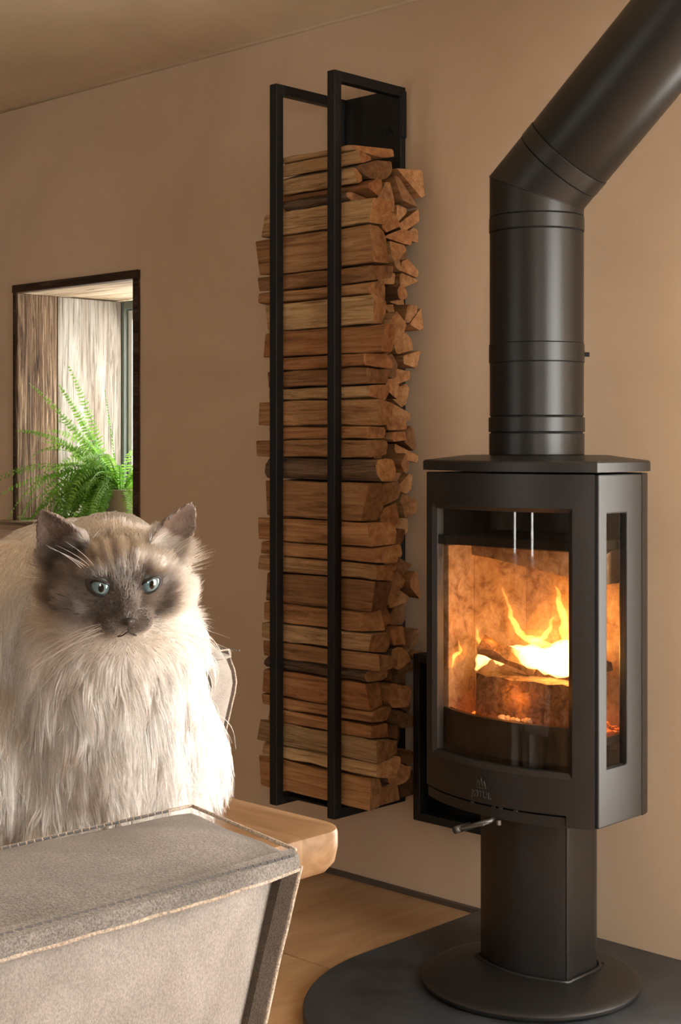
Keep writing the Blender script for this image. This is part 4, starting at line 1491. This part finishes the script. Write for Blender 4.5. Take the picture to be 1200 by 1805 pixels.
# --- coat colour as a function of place on the body (numpy)
def arr(v): return np.array(v[:], dtype=float)
aHC, aHR, aHU, aHF = arr(HC), arr(hrr), arr(huu), arr(hf)
def head_xyz(p):
    d = (p - aHC) / HS
    return np.stack([d @ aHR, d @ aHU, d @ aHF], -1)
def sstep(a, b, x):
    t = np.clip((x - a) / (b - a), 0, 1)
    return t * t * (3 - 2 * t)
def lumpy(p, s, seed=0):
    q = p * s + seed
    return (np.sin(q[:, 0] * 1.7 + np.sin(q[:, 1] * 1.3 + 1.1)) + np.sin(q[:, 1] * 2.1 + np.sin(q[:, 2] * 1.9)) + np.sin(q[:, 2] * 1.6 + np.sin(q[:, 0] * 2.3 + .4))) / 3
def ear_w(h):
    """how much a point belongs to an ear, and whether it lies inside the cup"""
    w = np.zeros(len(h)); ins_ = np.zeros(len(h))
    for sg in (-1, 1):
        bi, bo, tp_e = (arr(q) for q in EARS(sg))
        mid_e = (bi + bo) / 2
        nr = np.cross(bo - bi, tp_e - bi); nr /= np.linalg.norm(nr)
        if nr[2] < 0: nr = -nr
        M3 = np.stack([(bo - bi) / 2, tp_e - mid_e, nr], 1)
        q = np.linalg.solve(M3, (h - mid_e).T).T
        g = sstep(.16, .36, q[:, 1]) * (np.abs(q[:, 0]) < 1.35) * (np.abs(q[:, 2]) < .024)
        w = np.maximum(w, g)
        ins_ = np.maximum(ins_, g * (q[:, 2] > -.0135 * (1 - q[:, 0] ** 2) * (1 - .7 * q[:, 1]) - .0022) * (np.abs(q[:, 0]) < .86))
    return w, ins_
def coat(p):
    h = head_xyz(p)
    x, y, z = h[:, 0], h[:, 1], h[:, 2]
    ax_ = np.abs(x)
    r = np.linalg.norm(h, axis=1)
    cream = np.array([.50, .447, .382]); tan = np.array([.40, .32, .245]); white = np.array([.45, .425, .392])
    dark = np.array([.062, .050, .043]); mid = np.array([.20, .155, .125])
    n1 = lumpy(p, 55, 2)[:, None]; n2 = lumpy(p, 150, 5)[:, None]
    c = cream * (1 + .05 * n1)
    # light put into the coat: left shaded tan, right white held down
    a_ = p @ arr(RV)
    wch = sstep(-.02, .10, a_)[:, None]
    c = c * (1 - wch) + white * wch
    tw_ = (sstep(.26, .31, p[:, 2]) * sstep(-.12, -.04, a_))[:, None]
    c = c * (1 - tw_) + white * tw_
    lf_ = sstep(-.02, -.14, a_)[:, None]
    c = c * (1 - .30 * lf_) + tan * .30 * lf_
    # head
    inh = (sstep(.095, .075, r) * sstep(-.03, -.01, z + y * .5))
    # mask: eyes, cheeks below the eyes, nose and muzzle top
    ex = np.exp(-(((ax_ - .025) / .020) ** 2 + ((y - .002) / .017) ** 2)) * (z > 0)
    under = np.exp(-(((ax_ - .030) / .026) ** 2 + ((y + .014) / .017) ** 2)) * (z > -.01)
    nose = np.exp(-((ax_ / .013) ** 2 + ((y + .006) / .024) ** 2)) * (z > 0)
    muz = np.exp(-((ax_ / .020) ** 2 + ((y + .026) / .011) ** 2)) * (z > 0)
    fore = np.exp(-((ax_ / .026) ** 2 + ((y - .030) / .020) ** 2)) * (.55 + .40 * np.sin(x * 560 + 1.0 + 4 * np.sin(y * 70 + x * 60)) + .25 * lumpy(p, 260, 3)) * (z > -.02)
    earb = np.exp(-(((x + .036) / .018) ** 2 + ((y - .030) / .014) ** 2)) * .8 + np.exp(-(((x - .036) / .014) ** 2 + ((y - .034) / .010) ** 2)) * .3
    outer = earb + np.exp(-(((x + .058) / .024) ** 2 + ((y - .005) / .028) ** 2)) * .85 + np.exp(-(((x - .058) / .02) ** 2 + ((y - .015) / .02) ** 2)) * .2
    mask = np.clip(1.35 * ex + 1.3 * under * (1 - .35 * (x > .03)) + 1.25 * nose + 1.15 * muz + fore + outer, 0, 1) * inh
    chin = np.exp(-((ax_ / .018) ** 2 + ((y + .046) / .010) ** 2)) * (z > .01)
    mask = mask * (1 - .98 * np.clip(1.4 * chin, 0, 1))
    hb = (inh * .55)[:, None]
    c = c * (1 - hb) + np.array([.56, .45, .35]) * hb
    mk = mask[:, None]
    dk = dark * (1 - .35 * (1 + n2) / 2) + mid * .42 * (1 + n2) / 2
    c = c * (1 - mk) + dk * mk
    # ears
    ew_, ei_ = ear_w(h)
    er, ei = ew_[:, None], ei_[:, None]
    c = c * (1 - er) + np.array([.115, .090, .076]) * er
    c = c * (1 - ei) + np.array([.185, .135, .11]) * ei
    return np.clip(c, .01, .95)
nv_ = len(bme.vertices)
co = np.empty(nv_ * 3); bme.vertices.foreach_get('co', co); co = co.reshape(-1, 3)
co[:, 2] = np.maximum(co[:, 2], .001)           # the cat sits on the table top
bme.vertices.foreach_set('co', co.ravel()); bme.update()
at = bme.attributes.new('coat', 'FLOAT_COLOR', 'POINT')
cc = np.ones((nv_, 4)); cc[:, :3] = coat(co) * .8
at.data.foreach_set('color', cc.ravel())

# --- fur
def mat_fur():
    m = bpy.data.materials.new('cat_fur')
    m.use_nodes = True
    nt = m.node_tree
    nt.nodes.remove(nt.nodes['Principled BSDF'])
    h = N(nt, 'ShaderNodeBsdfHairPrincipled')
    h.model = 'CHIANG'
    h.parametrization = 'COLOR'
    at = N(nt, 'ShaderNodeAttribute', attribute_name='coat')
    L(nt, at.outputs['Color'], h.inputs['Color'])
    h.inputs['Roughness'].default_value = .36
    h.inputs['Radial Roughness'].default_value = .75
    h.inputs['Random Roughness'].default_value = .2
    L(nt, h.outputs[0], nt.nodes['Material Output'].inputs['Surface'])
    return m
M_FUR = mat_fur()
bme.calc_loop_triangles()
nt3 = len(bme.loop_triangles)
tri = np.empty(nt3 * 3, dtype=np.int32); bme.loop_triangles.foreach_get('vertices', tri); tri = tri.reshape(-1, 3)
A, B, C_ = co[tri[:, 0]], co[tri[:, 1]], co[tri[:, 2]]
fn = np.cross(B - A, C_ - A); area = np.linalg.norm(fn, axis=1) / 2; fn /= (2 * area[:, None] + 1e-12)
ctr = (A + B + C_) / 3
vn = np.zeros_like(co)
for k in range(3): np.add.at(vn, tri[:, k], fn * area[:, None])
vn /= np.linalg.norm(vn, axis=1)[:, None] + 1e-12
vdir = arr(CO3 - catO) - ctr; vdir /= np.linalg.norm(vdir, axis=1)[:, None]
facing = np.einsum('ij,ij->i', fn, vdir)
hx = head_xyz(ctr)
rr = np.linalg.norm(hx, axis=1)
ishead = (rr < .082) & (hx[:, 2] > -.045)
dens = area * np.where(ishead, 4.2, 1.0) * np.where(facing > -.35, 1.0, .12)
dens *= np.where(ctr[:, 2] < .004, 0, 1)
NOSE = np.array([0, -.024, .056]); EX = .0212
NF = 105000
def sample(n):
    idx = rng.choice(nt3, n, p=dens / dens.sum())
    u, v = rng.random(n), rng.random(n)
    f = u + v > 1; u[f] = 1 - u[f]; v[f] = 1 - v[f]
    p = A[idx] + (B[idx] - A[idx]) * u[:, None] + (C_[idx] - A[idx]) * v[:, None]
    w = vn[tri[idx, 0]] * (1 - u - v)[:, None] + vn[tri[idx, 1]] * u[:, None] + vn[tri[idx, 2]] * v[:, None]
    w /= np.linalg.norm(w, axis=1)[:, None] + 1e-12
    return p, w
roots, nrm = sample(NF)
hxyz = head_xyz(roots)
# clear strands off the eyeballs, nose leather and mouth line
de = np.min(np.stack([np.hypot((np.abs(hxyz[:, 0]) - EX) / 1.15, hxyz[:, 1] - .006) for _ in (0,)]), 0)
keep = ~((de < .0092) & (hxyz[:, 2] > .02))
keep &= ~((np.hypot(hxyz[:, 0] / 1.3, hxyz[:, 1] + .0235) < .0052) & (hxyz[:, 2] > .045))
roots, nrm, hxyz = roots[keep], nrm[keep], hxyz[keep]
NF = len(roots)
def lengths(h, p):
    r_ = np.linalg.norm(h, axis=1)
    x, y, z = np.abs(h[:, 0]), h[:, 1], h[:, 2]
    dn = np.linalg.norm(h - NOSE, axis=1)
    earw, _ = ear_w(h)
    face = np.maximum(sstep(.088, .070, r_) * sstep(-.045, -.015, z), earw)
    lf = .0022 + .009 * sstep(.015, .055, dn) + .022 * sstep(.048, .085, dn) * sstep(.035, .0, y) + .006 * sstep(.04, .08, dn)
    earw, _ = ear_w(h)
    lf = lf * (1 - earw) + .0045 * earw
    up = p[:, 2]
    lb = .072 + .016 * lumpy(p, 14, 1) + .012 * sstep(.20, .10, up) * sstep(.02, .10, up)
    lb = lb * (.28 + .72 * sstep(.015, .09, up))
    lb = lb * (.48 + .52 * sstep(.33, .22, up))
    return lf * face + lb * (1 - face), face, earw
def gdir(p, n, h, face, earw):
    nose_w = aHC + (NOSE[0] * aHR + NOSE[1] * aHU + NOSE[2] * aHF) * HS
    d1 = p - nose_w
    d1 = d1 + np.outer(np.sign(h[:, 0]) * .3 * np.linalg.norm(d1, axis=1) * (h[:, 1] < .0), aHR)
    d1 /= np.linalg.norm(d1, axis=1)[:, None] + 1e-9
    eard = aHU * .9 + np.outer(np.sign(h[:, 0]), aHR) * .4
    d1 = d1 * (1 - earw[:, None]) + eard * earw[:, None]
    ctr_ = arr(P(150, 1200, 1.6))
    ou = p - ctr_; ou[:, 2] = 0
    ou /= np.linalg.norm(ou, axis=1)[:, None] + 1e-9
    d2 = np.array([0, 0, -1.0]) + ou * .28
    d = d1 * face[:, None] + d2 * (1 - face)[:, None]
    t = d - n * np.einsum('ij,ij->i', d, n)[:, None]
    t /= np.linalg.norm(t, axis=1)[:, None] + 1e-9
    lift = (.25 * (1 - face) + .28 * face) * (1 - .75 * earw)
    o_ = t + n * lift[:, None]
    return o_ / np.linalg.norm(o_, axis=1)[:, None]
SEG = 9
def grow(p, n, h, wob, seed):
    g_ = np.random.default_rng(seed)
    ln, face, earw = lengths(h, p)
    ln = ln * g_.uniform(.72, 1.15, len(p))
    d = gdir(p, n, h, face, earw) + g_.normal(0, .10, p.shape)
    pts = np.empty((len(p), SEG + 1, 3)); pts[:, 0] = p
    ph = g_.uniform(0, 6.28, (len(p), 3)); amp = g_.normal(0, 1, (len(p), 3))
    cur = p.copy()
    grav = np.array([0, 0, -1.0])
    for s in range(SEG):
        t = (s + 1) / SEG
        w = (.20 * (1 - face))[:, None]
        d = d + grav * w + np.sin(ph + t * 6.0) * amp * (wob * (1 - .6 * face))[:, None]
        d = d / (np.linalg.norm(d, axis=1)[:, None] + 1e-9)
        cur = cur + d * (ln / SEG)[:, None]
        pts[:, s + 1] = cur
    return pts, ln, face
pts, ln, face = grow(roots, nrm, hxyz, np.full(NF, .09), 21)
# clumping to guide locks (two levels)
for lvl, (frac, strength, wob) in enumerate(((.007, .68, .38), (.045, .54, .26))):
    M_ = int(NF * frac)
    gi = rng.choice(NF, M_, replace=False)
    gpts, gl_, gf_ = grow(roots[gi], nrm[gi], hxyz[gi], np.full(M_, wob), 31 + lvl)
    kd = kdtree.KDTree(M_)
    for i, k in enumerate(gi): kd.insert(roots[k], i)
    kd.balance()
    near = np.array([kd.find(r_)[1] for r_ in roots])
    t = np.linspace(0, 1, SEG + 1)[None, :, None]
    cl = strength * (t ** 1.2) * (1 - .65 * face)[:, None, None]
    relg = gpts[near] + (roots - roots[gi][near])[:, None, :] * (1 - .72 * t)
    pts = pts * (1 - cl) + relg * cl
# uneven strand lengths within each lock
fcut = np.where(face > .5, rng.uniform(.7, 1.0, NF), np.clip(rng.normal(.86, .20, NF), .35, 1.12))
tq = np.linspace(0, 1, SEG + 1)[None, :] * fcut[:, None] * SEG
i0 = np.clip(tq.astype(int), 0, SEG - 1); fr_ = (tq - i0)[:, :, None]
rows = np.arange(NF)[:, None]
pts = pts[rows, i0] * (1 - fr_) + pts[rows, i0 + 1] * fr_
# keep above the table
pts[:, :, 2] = np.maximum(pts[:, :, 2], .0015)
tint = coat(roots) * rng.uniform(.66, 1.14, (NF, 1))
def hair_object(name, pts, rad, tint, mat, parent):
    n, k, _ = pts.shape
    hcv = bpy.data.hair_curves.new(name)
    hcv.add_curves([k] * n)
    hcv.attributes['position'].data.foreach_set('vector', pts.astype(np.float32).ravel())
    ra = hcv.attributes.get('radius') or hcv.attributes.new('radius', 'FLOAT', 'POINT')
    ra.data.foreach_set('value', rad.astype(np.float32).ravel())
    ca = hcv.attributes.new('coat', 'FLOAT_COLOR', 'CURVE')
    c4 = np.ones((n, 4), dtype=np.float32); c4[:, :3] = tint
    ca.data.foreach_set('color', c4.ravel())
    hcv.materials.append(mat)
    return link(bpy.data.objects.new(name, hcv), parent)
t = np.linspace(0, 1, SEG + 1)
base_r = np.where(face > .5, .00024, .00040)
rad = base_r[:, None] * (1 - .85 * t ** 1.5)[None, :]
fo = hair_object('fur', pts, rad, tint, M_FUR, cat)
fo['kind'] = 'stuff'
# whiskers and brow hairs
W = []
wr = random.Random(3)
for sg in (-1, 1):
    for k in range(9):
        p = Hd(sg * (.015 + .004 * (k % 3)), -.026 - .004 * (k // 3), .047)
        d = (hrr * sg * wr.uniform(.8, 1.1) + hf * .15 + huu * wr.uniform(-.55, .05)).normalized()
        ln_ = wr.uniform(.05, .085)
        W.append([p + d * ln_ * s / 7 + Vector((0, 0, -1)) * (.018 * (s / 7) ** 2) for s in range(8)])
    for k in range(5):
        p = Hd(sg * (.026 + .003 * k), .022, .034)
        d = (hrr * sg * wr.uniform(.2, .7) + hf * .25 + huu * wr.uniform(.5, .9)).normalized()
        W.append([p + d * .035 * s / 7 + hrr * sg * (.012 * (s / 7) ** 2) for s in range(8)])
Wp = np.array([[q[:] for q in w] for w in W])
hair_object('whiskers', Wp, np.tile(.00028 * (1 - .8 * np.linspace(0, 1, 8)), (len(W), 1)), np.full((len(W), 3), .85), M_FUR, cat)['kind'] = 'stuff'

# --- eyes
def mat_eye():
    m, nt, b = new_mat('pale_blue_eye', rough=.05, spec=.6)
    b.inputs['Coat Weight'].default_value = 1.0
    b.inputs['Coat Roughness'].default_value = .02
    tc = N(nt, 'ShaderNodeTexCoord')
    sx = N(nt, 'ShaderNodeSeparateXYZ')
    L(nt, tc.outputs['Object'], sx.inputs[0])
    def mth(op, a, b_=None):
        q = N(nt, 'ShaderNodeMath', operation=op)
        for i, v in enumerate((a, b_)):
            if v is None: continue
            if hasattr(v, 'links'): L(nt, v, q.inputs[i])
            else: q.inputs[i].default_value = v
        return q.outputs[0]
    # object z is the gaze axis, y is up
    xr = mth('DIVIDE', sx.outputs[0], .0027); yr = mth('DIVIDE', sx.outputs[1], .0044)
    pup = mth('SQRT', mth('ADD', mth('MULTIPLY', xr, xr), mth('MULTIPLY', yr, yr)))
    rad_ = mth('SQRT', mth('ADD', mth('MULTIPLY', sx.outputs[0], sx.outputs[0]), mth('MULTIPLY', sx.outputs[1], sx.outputs[1])))
    rn = mth('DIVIDE', rad_, .0105)
    f = noise_tex(nt, coords(nt, (260, 260, 40)), 1, 4)
    iris = ramp(nt, mth('ADD', rn, mth('MULTIPLY', f, .12)), [(.2, (.07, .125, .135)), (.5, (.15, .235, .25)), (.82, (.11, .18, .19)), (.98, (.012, .012, .012))])
    pm = ramp(nt, pup, [(.9, (0, 0, 0)), (1.08, (1, 1, 1))])
    L(nt, mixc(nt, 1.0, iris, pm, 'MULTIPLY'), b.inputs['Base Color'])
    return m
M_EYE = mat_eye()
M_LIDSKIN = new_mat('dark_lid_fur', (.050, .040, .034), .9)[0]
M_LID = new_mat('dark_eyelid', (.012, .009, .008), .35)[0]
M_NOSE = new_mat('grey_nose_leather', (.045, .036, .034), .35)[0]
for sg in (-1, 1):
    c = Hd(sg * .0212, .0055, .0345)
    gz = (hf + RV * .04 + (hrr * sg * .13) + UV * .05).normalized()
    gx = huu.cross(gz).normalized(); gy = gz.cross(gx)
    bm = bmesh.new(); bmesh.ops.create_uvsphere(bm, u_segments=32, v_segments=24, radius=.0112)
    me = bpy.data.meshes.new('eye'); bm.to_mesh(me); bm.free(); me.materials.append(M_EYE)
    me.polygons.foreach_set('use_smooth', [True] * len(me.polygons))
    e = link(bpy.data.objects.new('eye', me), cat)
    e.matrix_local = Matrix(((gx.x, gy.x, gz.x, c.x), (gx.y, gy.y, gz.y, c.y), (gx.z, gy.z, gz.z, c.z), (0, 0, 0, 1)))
    e['label'] = 'pale blue eye'
    # lid rim: almond loop lying on the eyeball
    lp = []
    for k in range(33):
        a = 2 * PI * k / 32
        lx = .0098 * math.cos(a); ly = (.0060 if math.sin(a) > 0 else .0072) * math.sin(a) + .0024 * sg * math.cos(a)
        lz = math.sqrt(max(.0113 ** 2 - lx * lx - ly * ly, 1e-6))
        lp.append((lx, ly, lz + .0002))
    V, F = [], []
    for x_, y_, z_ in lp[:-1]:
        V += [(x_, y_, z_ + .0003), (x_ * 1.22, y_ * 1.30, z_ * .90), (x_ * 1.5, y_ * 1.75, z_ * .35)]
    m_ = len(lp) - 1
    for k in range(m_):
        b_ = (k + 1) % m_
        F += [(k * 3, b_ * 3, b_ * 3 + 1, k * 3 + 1), (k * 3 + 1, b_ * 3 + 1, b_ * 3 + 2, k * 3 + 2)]
    mesh_obj('eyelid', V, F, M_LIDSKIN, e, smooth=True)
    V, F = sweep(lp, .0010, 8, False)
    mesh_obj('eyelid_rim', V, F, M_LID, e, smooth=True)
# nose leather and mouth line
V = [Hd(*q) for q in ((-.0068, -.0205, .0565), (-.0035, -.0190, .0590), (0, -.0186, .0600), (.0035, -.0190, .0590), (.0068, -.0205, .0565), (.0045, -.0245, .0575), (0, -.0282, .0575), (-.0045, -.0245, .0575),
                       (0, -.0225, .0610), (-.006, -.021, .050), (.006, -.021, .050), (0, -.028, .050), (0, -.018, .051))]
F = [(0, 1, 8), (1, 2, 8), (2, 3, 8), (3, 4, 8), (4, 5, 8), (5, 6, 8), (6, 7, 8), (7, 0, 8), (0, 9, 12, 1), (1, 12, 2), (2, 12, 3), (3, 12, 10, 4), (4, 10, 5), (5, 10, 11, 6), (6, 11, 9, 7), (7, 9, 0), (9, 11, 10, 12)]
V = [v + hf * .0022 for v in V]
o = mesh_obj('nose', V, F, M_NOSE, cat, smooth=True)
md = o.modifiers.new('soften', 'SUBSURF'); md.levels = 2; md.render_levels = 2
mp_ = [Hd(*q) for q in ((-.008, -.0385, .0490), (-.005, -.0368, .0515), (-.0025, -.0345, .0535), (0, -.0318, .0545), (.0025, -.0345, .0535), (.005, -.0368, .0515), (.008, -.0385, .0490))]
V, F = join(sweep(mp_, .0007, 6), sweep([Hd(0, -.028, .0565), Hd(0, -.0325, .0550)], .0007, 6))
mesh_obj('mouth_line', V, F, M_LID, cat, smooth=True)
